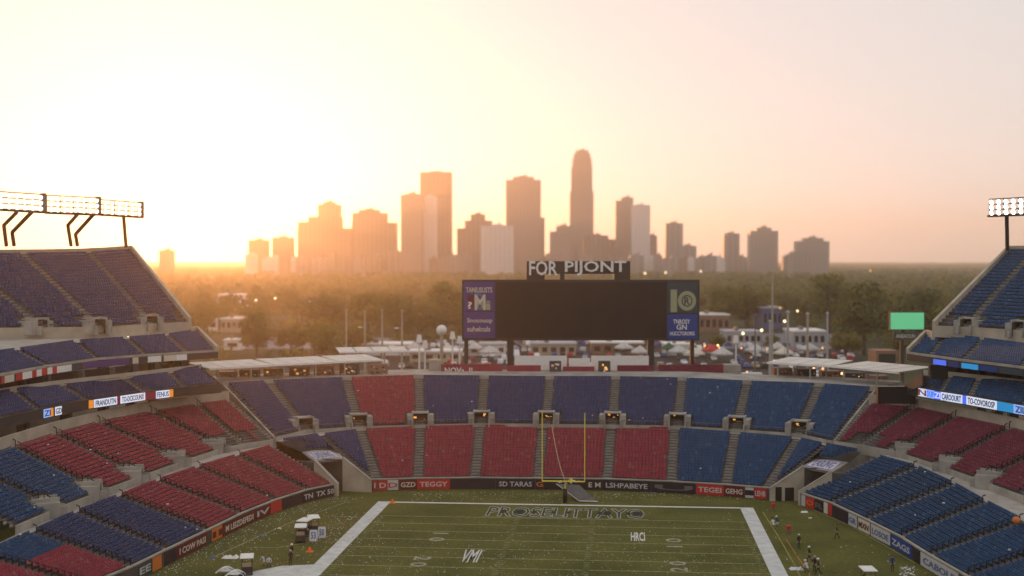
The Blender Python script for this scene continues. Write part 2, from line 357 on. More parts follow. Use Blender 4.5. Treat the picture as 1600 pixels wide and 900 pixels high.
# ---- end stand -------------------------------------------------------------
end = tag(empty('grandstand', (-9, 186.6, 0)), 'low two-tier end stand of dark blue and red seats curving behind the goal post', 'grandstand', 'grandstands round the pitch')
lb = P([(590, 750), (653, 748), (742, 747), (841, 748), (949, 749), (1049, 753), (1135, 758), (1198, 763)], 1.6)
lt = P([(563, 673), (657, 669), (750, 667), (848, 667), (955, 668), (1054, 671), (1148, 678), (1246, 686)], 7.0)
ub = P([(430, 684), (478, 672), (562, 667), (657, 664), (752, 662), (853, 663), (957, 664), (1058, 666), (1150, 671), (1248, 678), (1302, 690)], 7.5)
ut = P([(350, 601), (420, 597), (541, 592), (654, 589), (757, 590), (859, 591), (962, 591), (1066, 593), (1167, 598), (1280, 602), (1368, 608)], 13.3)
# corner pieces of the lower tier
cLb = [az(579, 750, 1.6), lb[0]]; cLt = [az(500, 681, 7.0), lt[0]]
cRb = [lb[-1], az(1206, 764, 1.6)]; cRt = [lt[-1], az(1290, 696, 7.0)]
oLb = [az(472, 706, 4.9), az(524, 699, 5.3)]; oLt = [az(438, 690, 7.0), az(500, 681, 7.0)]
oRb = [az(1275, 714, 5.3), az(1326, 722, 4.9)]; oRt = [az(1290, 696, 7.0), az(1345, 706, 6.9)]
mb = MB(); steps(mb, lb, lt, ROW_L, M['shaded_tread']); steps(mb, ub, ut, ROW_U, M['shaded_tread'])
steps(mb, cLb, cLt, ROW_L, M['shaded_tread']); steps(mb, cRb, cRt, ROW_L, M['shaded_tread']); steps(mb, oLb, oLt, 8, M['shaded_tread']); steps(mb, oRb, oRt, 8, M['shaded_tread'])
mt = [oLt[0], oLt[1], *lt, oRt[0], oRt[1]]; mu = [ub[0], ub[1], *ub[2:-1], ub[-1], ub[-1]]
for i in range(len(mt)-1):   # cross walkway
    mb.add([mt[i]+[0, 0, .0], mt[i+1]+[0, 0, .0], (*mu[min(i+1, len(mu)-1)][:2], 7.0), (*mu[min(i, len(mu)-1)][:2], 7.0)], [(0, 1, 2, 3)], M['concrete_l'])
for i in range(len(ub)-1):
    mb.wallseg(ub[i], ub[i+1], 6.9, 7.55, .15, M['concrete_l'])
mb.build('terrace', end)
mb = MB()   # walkway handrail
for i in range(len(ub)-1):
    a, b_ = ub[i]+[0, 0, .75], ub[i+1]+[0, 0, .75]; mb.cyl(a, b_, .04, M['steel'], seg=5)
    for k in range(6): p = a+(b_-a)*k/6; mb.cyl(p-[0, 0, .7], p, .03, M['steel'], seg=5)
mb.build('handrail', end)
for a, b_ in zip(lb, lt): mb = MB(); stairs(mb, a, b_, ROW_L, 1.3); mb.build('aisle', end)
for a, b_ in zip(ub[1:-1], ut[1:-1]): mb = MB(); stairs(mb, a, b_, ROW_U, 1.3); mb.build('aisle', end)
L_ = '%s seat block of the end stand'
tier(end, lb, lt, ROW_L, ['red']*5+['blue']*2, L_)
tier(end, ub, ut, ROW_U, ['navy', 'navy', 'red', 'navy', 'navy', 'navy', 'navy', 'blue', 'blue', 'blue'], L_, skip=4)
seat_block(cLb[0], cLb[1], cLt[0], cLt[1], ROW_L, M['navy'], end, 'dark blue wedge of seats beside the tunnel'); seat_block(cRb[0], cRb[1], cRt[0], cRt[1], ROW_L, M['blue'], end, 'blue wedge of seats beside the tunnel')
seat_block(oLb[0], oLb[1], oLt[0], oLt[1], 8, M['navy'], end, 'dark blue seats above the tunnel mouth', .3); seat_block(oRb[0], oRb[1], oRt[0], oRt[1], 8, M['blue'], end, 'blue seats above the tunnel mouth', .3)
for i in range(1, len(ub)-1): vomitory(end, (*ub[i][:2], 7.0), (ut[i]-ub[i]), wd=2.3, h=2.3)
# front wall, cap, back concourse
fw = [cLb[0], *lb, cRb[1]]
mb = MB()
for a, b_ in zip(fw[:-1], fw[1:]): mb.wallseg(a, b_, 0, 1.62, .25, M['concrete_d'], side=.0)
mb.build('front_wall', end)
mb = MB()
for a, b_ in zip(fw[:-1], fw[1:]): mb.wallseg(a, b_, 1.63, 1.80, .34, M['concrete_l'])
mb.build('wall_cap', end)
mb = MB(); back = [q+np.array([*(unit2(q-p)*16), 0]) for p, q in zip(ub, ut)]
for i in range(len(ut)-1):
    mb.wallseg(ut[i], ut[i+1], 12.9, 13.75, .3, M['concrete_l'])
    mb.add([(*ut[i][:2], 13.3), (*ut[i+1][:2], 13.3), (*back[i+1][:2], 13.3), (*back[i][:2], 13.3)], [(0, 1, 2, 3)], M['concrete'])
    mb.wallseg(back[i], back[i+1], -.3, 13.2, .4, M['concrete'])
mb.build('concourse', end)
mb = MB(); cs = 0
def sidewall(mb, pts, m, z0=-.2):   # vertical face closing the end of a stand under a profile
    pts = [np.array(p) for p in pts]
    for a, b_ in zip(pts[:-1], pts[1:]): mb.wallseg(a, b_, (z0, z0), (a[2], b_[2]), .3, m)
sidewall(mb, [ub[0], ut[0], back[0]], M['concrete']); sidewall(mb, [ub[-1], ut[-1], back[-1]], M['concrete']); mb.build('end_wall', end)

# ---- side stands -----------------------------------------------------------
def lift(pts, dz): return np.array([np.array(p)+[0, 0, dz] for p in pts])
def side_stand(label, sd, lf, lm, lcols, ubp, utp, ucols, mf, mbk, df, dt, d2b, d2t_px, bcol, vom_l, deck_vom, low_z, top_colnote):
    s = tag(empty('grandstand', (np.array(lf[len(lf)//2])[0], np.array(lf[len(lf)//2])[1], 0)), label, 'grandstand', 'grandstands round the pitch')
    nL, nU = 16, 17; SL = dict(hb=.64, sd0=.22); T = sd+' side stand'
    mb = MB(); steps(mb, lf, lm, nL, M['shaded_tread']); steps(mb, ubp, utp, nU, M['shaded_tread'])
    k = min(len(lm), len(ubp))
    for i in range(len(lm)-1):   # walkway: between lm line and ub line, resampled
        a, b_ = lm[i], lm[i+1]
        def near(p):
            best = None
            for c, d in zip(ubp[:-1], ubp[1:]):
                t = np.clip(np.dot(p[:2]-c[:2], d[:2]-c[:2])/np.dot(d[:2]-c[:2], d[:2]-c[:2]), 0, 1); q = c+(d-c)*t; r = np.linalg.norm(q[:2]-p[:2])
                if best is None or r < best[0]: best = (r, q)
            return best[1]
        c, d = near(b_), near(a); mb.add([a, b_, (*c[:2], b_[2]), (*d[:2], a[2])], [(0, 1, 2, 3)], M['concrete_l'])
    for i in range(len(ubp)-1): mb.wallseg(ubp[i], ubp[i+1], (ubp[i][2]-1.3, ubp[i+1][2]-1.3), (ubp[i][2]+.05, ubp[i+1][2]+.05), .2, M['concrete_l'])
    mb.build('terrace', s)
    for a, b_ in zip(lf, lm): mb = MB(); stairs(mb, a, b_, nL, .9); mb.build('aisle', s)
    for a, b_ in zip(ubp, utp): mb = MB(); stairs(mb, a, b_, nU, .9); mb.build('aisle', s)
    for a, b_ in list(zip(lf[1:-1], lm[1:-1]))+list(zip(ubp[1:-1], utp[1:-1])):   # dark centre handrails in the aisles
        mb = MB()
        for j in range(nL):
            p = a+(b_-a)*(j+.3)/nL; q = a+(b_-a)*(j+.9)/nL; mb.cyl(p+[0, 0, .9], q+[0, 0, .9], .07, M['black'], seg=5); mb.cyl(p, p+[0, 0, .9], .055, M['black'], seg=5)
        mb.build('handrail', s)
    for i in range(len(lf)-1):
        c = lcols[i]
        if isinstance(c, tuple):
            seat_block(lf[i], lf[i+1], lm[i], lm[i+1], nL, M[c[0]], s, c[0]+' seats at the bottom of the '+T, rows=(0, 10), inset=.55, **SL); seat_block(lf[i], lf[i+1], lm[i], lm[i+1], nL, M[c[1]], s, c[1]+' seats behind', rows=(10, nL), inset=.55, **SL)
        else: seat_block(lf[i], lf[i+1], lm[i], lm[i+1], nL, M[c], s, '%s seat block of the %s' % (c.replace('navy', 'dark blue'), T), inset=.55, **SL)
    for i in range(len(ubp)-1):
        c = ucols[i]; seat_block(ubp[i], ubp[i+1], utp[i], utp[i+1], nU, M[c], s, '%s seat block of the %s' % (c.replace('navy', 'dark blue'), T), inset=.55, skipL=4 if i else 0, skipR=4, **SL)
    for i in vom_l: vomitory(s, (*ubp[i][:2], ubp[i][2]-.75), utp[i]-ubp[i], wd=1.5, h=1.9, dep=3.6, lit=False)
    # front wall + cap
    mb = MB(); mb2 = MB()
    for a, b_ in zip(lf[:-1], lf[1:]): mb.wallseg(a, b_, 0, 1.62, .25, M['concrete_d']); mb2.wallseg(a, b_, 1.63, 1.80, .34, M['concrete_l'])
    mb.build('front_wall', s); mb2.build('wall_cap', s)
    # wall behind the lower tier, up to the club deck
    outv = [np.array([*unit2(t-b_), 0]) for b_, t in zip(mf, mbk)]
    mb = MB()
    for a, b_ in zip(utp[:-1], utp[1:]): mb.wallseg(a, b_, (a[2]-.5, b_[2]-.5), (a[2]+1.35, b_[2]+1.35), .3, M['tan'])
    mb.build('back_wall', s)
    # club (middle) deck
    mb = MB(); steps(mb, mf, mbk, 7, M['shaded_tread'])
    for i in range(len(mf)-1):
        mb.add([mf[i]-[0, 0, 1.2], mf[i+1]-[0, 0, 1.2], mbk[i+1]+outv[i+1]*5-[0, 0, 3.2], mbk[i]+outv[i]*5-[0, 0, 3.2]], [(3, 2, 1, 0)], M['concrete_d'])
        a, b_ = mbk[i]+outv[i]*.1, mbk[i+1]+outv[i+1]*.1
        mb.wallseg(a, b_, (a[2]-.2, b_[2]-.2), (a[2]+.55, b_[2]+.55), .2, M['tan'])
        a, b_ = mbk[i]+outv[i]*2.5, mbk[i+1]+outv[i+1]*2.5; top_z = df[0][2]-.4
        mb.wallseg(a, b_, (a[2]-.5, b_[2]-.5), (top_z-.55, top_z-.55), .2, M['glass'])
        for k in range(2):
            c = a+(b_-a)*(k/2+.05); mb.box((c[0]-outv[i][0]*.6, c[1]-outv[i][1]*.6, (a[2]+top_z)/2-.3), (.7, .7, top_z-a[2]-.5), M['concrete_d'])
    a, b_ = mf[bcol], mbk[bcol]; mb.wallseg(a, b_, (a[2]-1.1, b_[2]-1.6), (a[2]+.1, b_[2]+.1), .3, M['steel_d'])  # end wall coloured dark so it reads as shaded, not sunlit
    mb.build('club_deck', s)
    for i in range(len(mf)-1): seat_block(mf[i]+[0, 0, 0], mf[i+1], mbk[i], mbk[i+1], 7, M[top_colnote[0]], s, 'shaded seats of the club deck', inset=.5)
    mb = MB()
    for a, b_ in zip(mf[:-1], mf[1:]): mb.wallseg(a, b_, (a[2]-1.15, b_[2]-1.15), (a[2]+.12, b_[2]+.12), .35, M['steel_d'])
    mb.build('club_fascia', s)
    # upper deck, lower part
    o2 = [np.array([*unit2(t-b_), 0]) for b_, t in zip(d2b, d2t_px)]
    mb = MB(); steps(mb, df, dt, 8, M['shaded_tread']); steps(mb, d2b, d2t_px, 24, M['shaded_tread'])
    def res(line, m_):   # resample line to m_ points
        line = np.array(line); seg = np.r_[0, np.cumsum(np.linalg.norm(np.diff(line, axis=0), axis=1))]; t = np.linspace(0, seg[-1], m_)
        return np.array([[np.interp(x, seg, line[:, j]) for j in range(3)] for x in t])
    K = 9; A = res(dt, K); B = res(d2b, K)
    for i in range(K-1):
        mb.add([A[i], A[i+1], (*B[i+1][:2], A[i+1][2]), (*B[i][:2], A[i][2])], [(0, 1, 2, 3)], M['concrete_l'])
        mb.add([(*B[i][:2], A[i][2]-.05), (*B[i+1][:2], A[i+1][2]-.05), B[i+1]+[0, 0, .05], B[i]+[0, 0, .05]], [(0, 1, 2, 3)], M['tan'])
    for i in range(len(df)-1):   # soffit of the deck
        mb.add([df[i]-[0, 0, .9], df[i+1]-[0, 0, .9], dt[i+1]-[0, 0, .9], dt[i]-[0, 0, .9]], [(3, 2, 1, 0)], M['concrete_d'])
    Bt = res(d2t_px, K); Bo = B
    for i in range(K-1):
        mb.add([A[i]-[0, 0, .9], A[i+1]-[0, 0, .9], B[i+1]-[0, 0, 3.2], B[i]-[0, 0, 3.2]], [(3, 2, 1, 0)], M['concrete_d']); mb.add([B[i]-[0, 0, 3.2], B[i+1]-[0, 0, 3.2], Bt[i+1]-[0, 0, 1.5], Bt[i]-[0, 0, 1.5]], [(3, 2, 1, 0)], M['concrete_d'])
        mb.wallseg(Bt[i], Bt[i+1], (-.3, -.3), (Bt[i][2]+.75, Bt[i+1][2]+.75), .4, M['tan'])
    E0 = -1 if bcol == -1 else 0
    prof = [df[E0], dt[E0], np.array([*d2b[E0][:2], dt[E0][2]]), d2b[E0], d2t_px[E0]]
    for a, b_ in zip(prof[:-1], prof[1:]):
        if np.linalg.norm(a[:2]-b_[:2]) > .2: mb.wallseg(a, b_, (a[2]-1.1, b_[2]-1.3), (a[2]+.75, b_[2]+.75), .45, M['tan'])
    mb.build('upper_deck', s)
    for i in range(K):   # columns carrying the upper deck
        mb = MB(); q = .35*A[i]+.65*Bt[i]; mb.box((q[0], q[1], (A[i][2]-1)/2), (1.4, 1.4, A[i][2]+1), M['concrete_d']); mb.build('column', s)
    for i in range(len(df)-1): seat_block(df[i], df[i+1], dt[i], dt[i+1], 8, M[top_colnote[1]], s, 'seats at the front of the upper deck', inset=.5)
    for i in range(len(d2b)-1): seat_block(d2b[i], d2b[i+1], d2t_px[i], d2t_px[i+1], 24, M[top_colnote[1]], s, 'seat block high on the upper deck', inset=.6, skipL=3, skipR=3)
    for i in deck_vom: vomitory(s, (*d2b[i][:2], d2b[i][2]-.9), d2t_px[i]-d2b[i], wd=1.7, h=2.1, dep=3.2, lit=True)
    for a, b_ in zip(d2b[1:-1], d2t_px[1:-1]): mb = MB(); stairs(mb, a, b_, 24, 1.1); mb.build('aisle', s)
    for a, b_ in zip(df[1:-1], dt[1:-1]): mb = MB(); stairs(mb, a, b_, 8, 1.0); mb.build('aisle', s)
    for a, b_ in zip(mf[1:-1], mbk[1:-1]): mb = MB(); stairs(mb, a, b_, 7, .9); mb.build('aisle', s)
    mb = MB()
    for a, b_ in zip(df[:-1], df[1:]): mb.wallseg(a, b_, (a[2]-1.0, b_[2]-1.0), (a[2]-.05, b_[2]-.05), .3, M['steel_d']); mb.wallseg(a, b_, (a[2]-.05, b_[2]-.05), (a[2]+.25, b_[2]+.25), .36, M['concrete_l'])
    mb.build('upper_fascia', s)
    return s
# left
LF = P([(30, 962), (134, 916), (207, 886), (262, 859), (325, 829), (378, 803), (430, 782), (480, 766), (524, 757)], 1.6)
LM = P([(-140, 915), (-30, 868), (50, 832), (118, 801), (185, 776), (245, 752), (307, 731), (370, 712), (425, 697)], [5.6, 5.7, 5.8, 5.9, 6.0, 6.1, 6.3, 6.6, 6.9])
LU = P([(25, 822), (90, 794), (157, 768), (222, 744), (288, 720), (350, 700), (380, 694), (427, 687)], [6.6, 6.7, 6.8, 6.9, 7.0, 7.2, 7.4, 7.6])
LT = P([(-150, 745), (-60, 725), (18, 697), (82, 677), (150, 659), (232, 643), (305, 631), (357, 625)], [12.2, 12.3, 12.4, 12.5, 12.5, 12.5, 12.5, 12.5])
MF = P([(-80, 673), (0, 655), (60, 641), (135, 626), (225, 613), (288, 606), (345, 601)], 15.6)
MK = P([(-110, 634), (-25, 619), (20, 611), (92, 601), (190, 590), (265, 581), (315, 575)], 17.9)
DF = P([(-80, 600), (0, 587), (75, 573), (152, 562), (228, 556), (291, 552), (340, 549)], 20.3)
DT = P([(-110, 566), (-45, 557), (27, 548), (118, 535), (198, 530), (262, 525), (308, 517)], 22.6)
D2B = P([(-200, 514), (-30, 513), (67, 512), (157, 511), (238, 506), (297, 503)], 24.2)
D2T = np.array([ad(-330, 400, 172), ad(-180, 399, 185), ad(-70, 398, 194), ad(37, 397, 203), ad(140, 395, 217), ad(205, 390, 230)])
left = side_stand('tall three-deck stand with red lower seats and dark seats above, glowing in the low sun', 'sunward', LF, LM, ['red', ('red', 'blue'), 'navy', 'navy', 'red', 'red', 'red', 'red'][0:8],
    LU, LT, ['blue', 'blue', 'red', 'red', 'red', 'red', 'red'], MF, MK, DF, DT, D2B, D2T, -1, [1, 2, 3, 4, 5], [2, 3, 4], 0, ('navy', 'navy'))
# right (stations ordered away -> towards the camera)
RF = P([(1250, 771), (1297, 786), (1352, 812), (1406, 839), (1452, 868), (1510, 901), (1580, 945)], 1.6)
RM = P([(1372, 713), (1434, 730), (1492, 757), (1541, 785), (1600, 815), (1665, 850), (1740, 890)], [6.8, 6.6, 6.3, 6.1, 6.0, 5.9, 5.8])
RU = P([(1303, 690), (1345, 695), (1400, 706), (1468, 728), (1530, 750), (1600, 776)], [7.6, 7.5, 7.3, 7.1, 7.0, 6.9])
RT = P([(1358, 630), (1432, 636), (1497, 650), (1582, 668), (1665, 690), (1760, 715)], 12.5)
RMF = P([(1415, 603), (1470, 613), (1515, 620), (1600, 635), (1700, 652)], 15.6)
RMK = P([(1443, 584), (1485, 587), (1530, 592), (1615, 602), (1720, 614)], 17.9)
RDF = P([(1418, 552), (1453, 557), (1505, 564), (1595, 575), (1690, 588)], 20.3)
RDT = P([(1447, 523), (1478, 525), (1535, 531), (1622, 543), (1720, 556)], 22.6)
RD2B = P([(1459, 509), (1509, 511), (1590, 516), (1690, 523)], 24.2)
RD2T = np.array([ad(1576, 391, 215), ad(1615, 391, 207), ad(1722, 392, 196), ad(1830, 393, 186)])
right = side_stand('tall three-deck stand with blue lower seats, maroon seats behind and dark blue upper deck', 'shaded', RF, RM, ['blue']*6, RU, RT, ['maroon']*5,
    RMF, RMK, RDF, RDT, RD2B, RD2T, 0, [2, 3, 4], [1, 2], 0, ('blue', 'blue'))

# ---- ribbon displays (parts of the side stands) -----------------------------
def between(line, u):   # point on a 3-D polyline seen in column u
    us = [proj(p)[0] for p in line]
    for a, b_, ua, ub_ in zip(line[:-1], line[1:], us[:-1], us[1:]):
        if min(ua, ub_) <= u <= max(ua, ub_):
            lo, hi = 0., 1.
            for _ in range(30):
                m_ = (lo+hi)/2; uu = proj(a+(b_-a)*m_)[0]
                if (uu < u) == (ua < ub_): lo = m_
                else: hi = m_
            return a+(b_-a)*lo
    return line[0] if abs(us[0]-u) < abs(us[-1]-u) else line[-1]
def board(mb, line, u0, u1, z0, z1, m, text=None, tm_=None, off=.22, th=.08, tpad=.12):
    a, b_ = between(line, u0), between(line, u1); d = unit2(b_-a); nn = np.array([d[1], -d[0]])   # faces viewer: to the right of a->b when a is on the left
    a2 = a.copy(); b2 = b_.copy(); a2[:2] += nn*off; b2[:2] += nn*off
    zz = lambda p, z: p[2]+z
    mb.hexa([(*(a2[:2]), a[2]+z0), (*(b2[:2]), b_[2]+z0), (*(b2[:2]-nn*th), b_[2]+z0), (*(a2[:2]-nn*th), a[2]+z0), (*(a2[:2]), a[2]+z1), (*(b2[:2]), b_[2]+z1), (*(b2[:2]-nn*th), b_[2]+z1), (*(a2[:2]-nn*th), a[2]+z1)], m)
    if text:
        L = np.linalg.norm((b2-a2)[:2]); h = z1-z0; X = (b2-a2)
        O = a2+X*tpad*.5; put_text(mb, text, (O[0], O[1], O[2]+z0+h*.16), X*(1-tpad), (0, 0, h*.68), tm_, lift=.02, thick=.02)
mb = MB(); Z0, Z1 = -1.05, .0
for u0, u1, m_, t, tc_ in [(66, 77, 'led_sky', 'ZI', 'banner_blue'), (77, 81, 'led_orange', None, None), (84, 94, 'led_white', 'GD', 'steel'), (137, 144, 'led_orange', None, None), (145, 181, 'led_white', 'FRANDUTN', 'steel'), (181, 186, 'led_maroon', None, None),
                         (186, 225, 'led_white', 'TO-DCICOUNX', 'steel'), (225, 242, 'led_maroon', None, None), (242, 263, 'led_white', 'FENUS', 'blue_panel'), (263, 269, 'led_orange', None, None)]:
    board(mb, MF, u0, u1, Z0, Z1, M[m_], t, M[tc_] if tc_ else None)
r = mb.build('ribbon_display', left); r['label'] = 'lit ribbon display of white and orange lettering along the club deck edge'
mb = MB()
for u0, u1, m_, t, tc_ in [(1437, 1450, 'led_white', 'N', 'banner_red'), (1450, 1462, 'led_sky', 'DUP', 'led_blue'), (1462, 1472, 'led_blue', 'ZI', 'led_white'), (1472, 1506, 'led_white', 'CAROOURT', 'banner_blue'), (1506, 1512, 'led_blue', None, None),
                         (1512, 1560, 'led_white', 'TO-COVOROSP', 'steel_d'), (1560, 1586, 'led_cyan', None, None), (1586, 1640, 'led_sky', 'ZILASKO', 'banner_blue'), (1640, 1695, 'led_blue', 'ROPUT', 'led_white')]:
    board(mb, RMF, u0, u1, Z0, Z1+.1, M[m_], t, M[tc_] if tc_ else None)
r = mb.build('ribbon_display', right); r['label'] = 'lit ribbon display of blue and white lettering along the club deck edge'
mb = MB()
for u0, u1, m_ in [(0, 5, 'banner_red'), (5, 20, 'cream'), (23, 33, 'banner_red'), (33, 48, 'white'), (48, 55, 'banner_red'), (55, 63, 'white'), (63, 72, 'banner_red'), (72, 80, 'white'), (80, 87, 'banner_red'), (87, 110, 'white'), (110, 122, 'banner_slate'), (128, 200, 'banner_purple'), (206, 215, 'cream'), (230, 251, 'white'), (255, 275, 'cream'), (275, 291, 'white')]:
    mb = MB(); board(mb, DF, u0, u1, -.95, -.1, M[m_], off=.18); mb.build('fascia_banner', left)
mb = MB()
for u0, u1, m_ in [(1460, 1480, 'led_blue'), (1484, 1500, 'banner_blue'), (1504, 1530, 'led_cyan'), (1532, 1560, 'banner_blue'), (1565, 1600, 'banner_slate')]:
    mb = MB(); board(mb, RDF, u0, u1, -.95, -.25, M[m_], off=.18); mb.build('fascia_banner', right)

# ------------------------------------------------------------ wall banners (top-level things)
endw = [p*np.array([1, 1, 0]) for p in fw]; lfw = [p*np.array([1, 1, 0]) for p in LF]; rfw = [p*np.array([1, 1, 0]) for p in RF]
# columns given in the photo are read at wall mid height: convert by working at z=.8
def wl(line): return [np.array([p[0], p[1], .8]) for p in line]
def banner(line, u0, u1, m_, text, tcol, label, h0=.08, h1=1.55, group='advertising banners along the pitch wall', cat='banner', name='banner'):
    mb = MB(); board(mb, wl(line), u0, u1, h0-.8, h1-.8, M[m_], off=.20, th=.05); c = np.mean(mb.v[0], 0); c[2] = 0
    o = mb.build(name, None, origin=c); tag(o, label, cat, group)
    if text:
        mb = MB(); a, b_ = between(wl(line), u0), between(wl(line), u1); d = unit2(b_-a); nn = np.array([d[1], -d[0]])*.20
        X = (b_-a)*.84; O = a+(b_-a)*.08; put_text(mb, text, (O[0]+nn[0], O[1]+nn[1], h0+(h1-h0)*.26), X, (0, 0, (h1-h0)*.48), M[tcol], lift=.02, thick=.03)
        mb.build('lettering', o)
    return o
E_ = endw
banner(E_, 583, 605, 'banner_red', 'I D', 'banner_white', 'red and white banner at the tunnel corner of the end wall, first of the row')
banner(E_, 605.6, 622, 'banner_white', 'D', 'banner_red', 'white banner with red letter beside the red and white one by the tunnel')
banner(E_, 624, 651, 'banner_maroon', 'GZD', 'cream', 'maroon banner with cream letters GZD on the end wall')
banner(E_, 652, 703, 'banner_red', 'TEGGY', 'banner_white', 'long bright red banner reading TEGGY under the red seats')
banner(E_, 704, 774, 'banner_dark', None, None, 'long plain dark banner between the red banner and the TARAS banner')
banner(E_, 775, 836, 'banner_dark', 'SD TARAS', 'banner_white', 'dark banner reading TARAS just before the goal post')
banner(E_, 837, 849, 'banner_dark', 'G', 'banner_orange', 'small dark banner with an orange emblem behind the goal post upright')
banner(E_, 850, 917, 'banner_dark', None, None, 'plain dark banner directly behind the goal crossbar')
banner(E_, 918, 940, 'banner_dark', 'E M', 'cream', 'dark banner with red and white emblem beside the ramp')
banner(E_, 941, 1018, 'banner_dark', 'LSHPABEYE', 'banner_white', 'long dark banner with white lettering LSHPABEYE')
banner(E_, 1019, 1087, 'banner_dark', 'U', 'steel', 'plain dark banner with small grey emblem below the blue seats')
banner(E_, 1088, 1131, 'banner_red', 'TEGEI', 'banner_white', 'bright red banner reading TEGEI below the blue seats')
banner(E_, 1132, 1163, 'banner_maroon', 'GEHG', 'cream', 'maroon banner reading GEHG beside the red TEGEI banner')
banner(E_, 1165, 1178, 'banner_white', 'I', 'banner_dark', 'narrow white banner beside the maroon GEHG banner')
banner(E_, 1179, 1198, 'banner_red', 'LEHB', 'banner_white', 'small red and white banner closing the end wall by the blue tunnel')
Lw = lfw
banner(Lw, 490, 522, 'banner_dark', 'TX 50', 'banner_white', 'dark banner reading TX 50 at the tunnel end of the red side wall')
banner(Lw, 472, 488, 'banner_dark', 'TN', 'banner_white', 'small banner with tall white letters TN')
banner(Lw, 440, 471, 'banner_dark', None, None, 'plain dark banner between the TN banner and the red panel')
banner(Lw, 421, 438, 'banner_red', None, None, 'plain red panel on the side wall beside the large letter N')
banner(Lw, 398, 420, 'banner_maroon', 'IV', 'banner_white', 'maroon banner with large white letters IV')
banner(Lw, 346, 397, 'banner_maroon', 'M LEIZDEFEDI', 'cream', 'long banner crowded with cream lettering LEIZDEFEDI')
banner(Lw, 329, 345, 'banner_orange', 'II', 'banner_maroon', 'orange banner on the side wall below the red seats')
banner(Lw, 274, 322, 'banner_maroon', 'I COW PASI', 'cream', 'long maroon banner reading COW PASI')
banner(Lw, 255, 272, 'banner_dark', None, None, 'short dark banner between COW PASI and the rust panel')
banner(Lw, 236, 250, 'banner_orange', None, None, 'rust orange panel low on the side wall by the litter')
banner(Lw, 214, 234, 'banner_slate', 'EE', 'banner_white', 'dark slate banner lowest on the sunward side wall')
Rw = rfw
banner(Rw, 1254, 1260, 'banner_white', None, None, 'narrow white banner at the tunnel end of the blue side wall')
banner(Rw, 1261, 1274, 'banner_red', 'O', 'banner_orange', 'red banner with orange ring at the tunnel end of the blue side wall')
banner(Rw, 1275, 1288, 'banner_dark', 'R', 'steel', 'small dark banner between two red ones on the blue side wall')
banner(Rw, 1289, 1295, 'cream', None, None, 'narrow cream banner on the blue side wall')
banner(Rw, 1296, 1302, 'banner_red', None, None, 'narrow red banner beside the long dark one on the blue side wall')
banner(Rw, 1303, 1327, 'banner_dark', None, None, 'long plain dark banner on the blue side wall')
banner(Rw, 1328, 1341, 'banner_white', 'GR', 'blue_panel', 'white banner with blue grey letters GR')
banner(Rw, 1343, 1361, 'cream', 'MXN', 'banner_maroon', 'cream banner with maroon letters MXN')
banner(Rw, 1363, 1393, 'banner_white', 'LOSOE', 'blue_panel', 'long white banner reading LOSOE on the blue side wall')
banner(Rw, 1394, 1427, 'banner_blue', 'ZAGS', 'banner_white', 'bright blue banner reading ZAGS on the side wall')
banner(Rw, 1429, 1440, 'banner_dark', None, None, 'short dark banner next to the bright blue banner')
banner(Rw, 1441, 1500, 'banner_white', 'CABOLE', 'blue_panel', 'long white banner at the near end of the blue side wall')

# ------------------------------------------------------------ player tunnels in the corners
def tunnel(label, lid, capA, capB, lm_):
    base = np.mean([az(*capA[1], 1.6), az(*capB[1], 1.6)], 0)
    t = tag(empty('entrance_tunnel', (base[0], base[1], 0)), label, 'tunnel', 'player tunnels in the corners')
    mb = MB(); F = [az(*lid[0][:2], lid[0][2]), az(*lid[1][:2], lid[1][2]), az(*lid[2][:2], lid[2][2]), az(*lid[3][:2], lid[3][2])]
    dn = np.array([0, 0, .25]); mb.hexa([F[0]-dn, F[1]-dn, F[2]-dn, F[3]-dn, F[0], F[1], F[2], F[3]], M['concrete_l'])
    mb.build('canopy', t)
    mb = MB(); X = (F[1]-F[0])*.9; Y = (F[3]-F[0])*.82; O = F[0]+(F[1]-F[0])*.05+(F[3]-F[0])*.09+[0, 0, .02]
    mb.add([O, O+X, O+X+Y, O+Y], [(0, 1, 2, 3)], M['blue_panel']); mb.add([O+[0, 0, .012]+X*.03+Y*.05, O+[0, 0, .012]+X*.97+Y*.05, O+[0, 0, .012]+X*.97+Y*.95, O+[0, 0, .012]+X*.03+Y*.95], [(0, 1, 2, 3)], lm_)
    put_text(mb, 'LASUNG', O+X*.15+Y*.15, X*.7, Y*.7, M['blue_panel'], lift=.02, thick=.01); mb.build('canopy_banner', t)
    for cap, ftop in ((capA, 0), (capB, 1)):
        a = az(*cap[0], 4.8); b_ = az(*cap[1], 1.7); mb = MB(); mb.wallseg(a, b_, 0, (a[2], b_[2]), .45, M['tan']); mb.wallseg(a, b_, (a[2]+.003, b_[2]+.003), (a[2]+.2, b_[2]+.2), .55, M['concrete_l'])
        back_ = a+(a-b_)*np.array([.8, .8, 0]); mb.wallseg(back_, a, 0, a[2]-.2, .45, M['concrete_d']); mb.build('side_wall', t)
    A = az(*capA[0], 4.8); B = az(*capB[0], 4.8); bA = A+(A-az(*capA[1], 1.7))*[.8, .8, 0]; bB = B+(B-az(*capB[1], 1.7))*[.8, .8, 0]
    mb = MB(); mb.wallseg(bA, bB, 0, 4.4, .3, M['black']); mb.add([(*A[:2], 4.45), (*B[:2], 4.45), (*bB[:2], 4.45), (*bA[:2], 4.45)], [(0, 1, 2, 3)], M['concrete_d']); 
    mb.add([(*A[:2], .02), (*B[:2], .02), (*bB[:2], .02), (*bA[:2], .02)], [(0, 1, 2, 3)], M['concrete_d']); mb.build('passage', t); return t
pale_l = mat('canopy_print', (.50, .46, .46), .6, .25, 1.5)
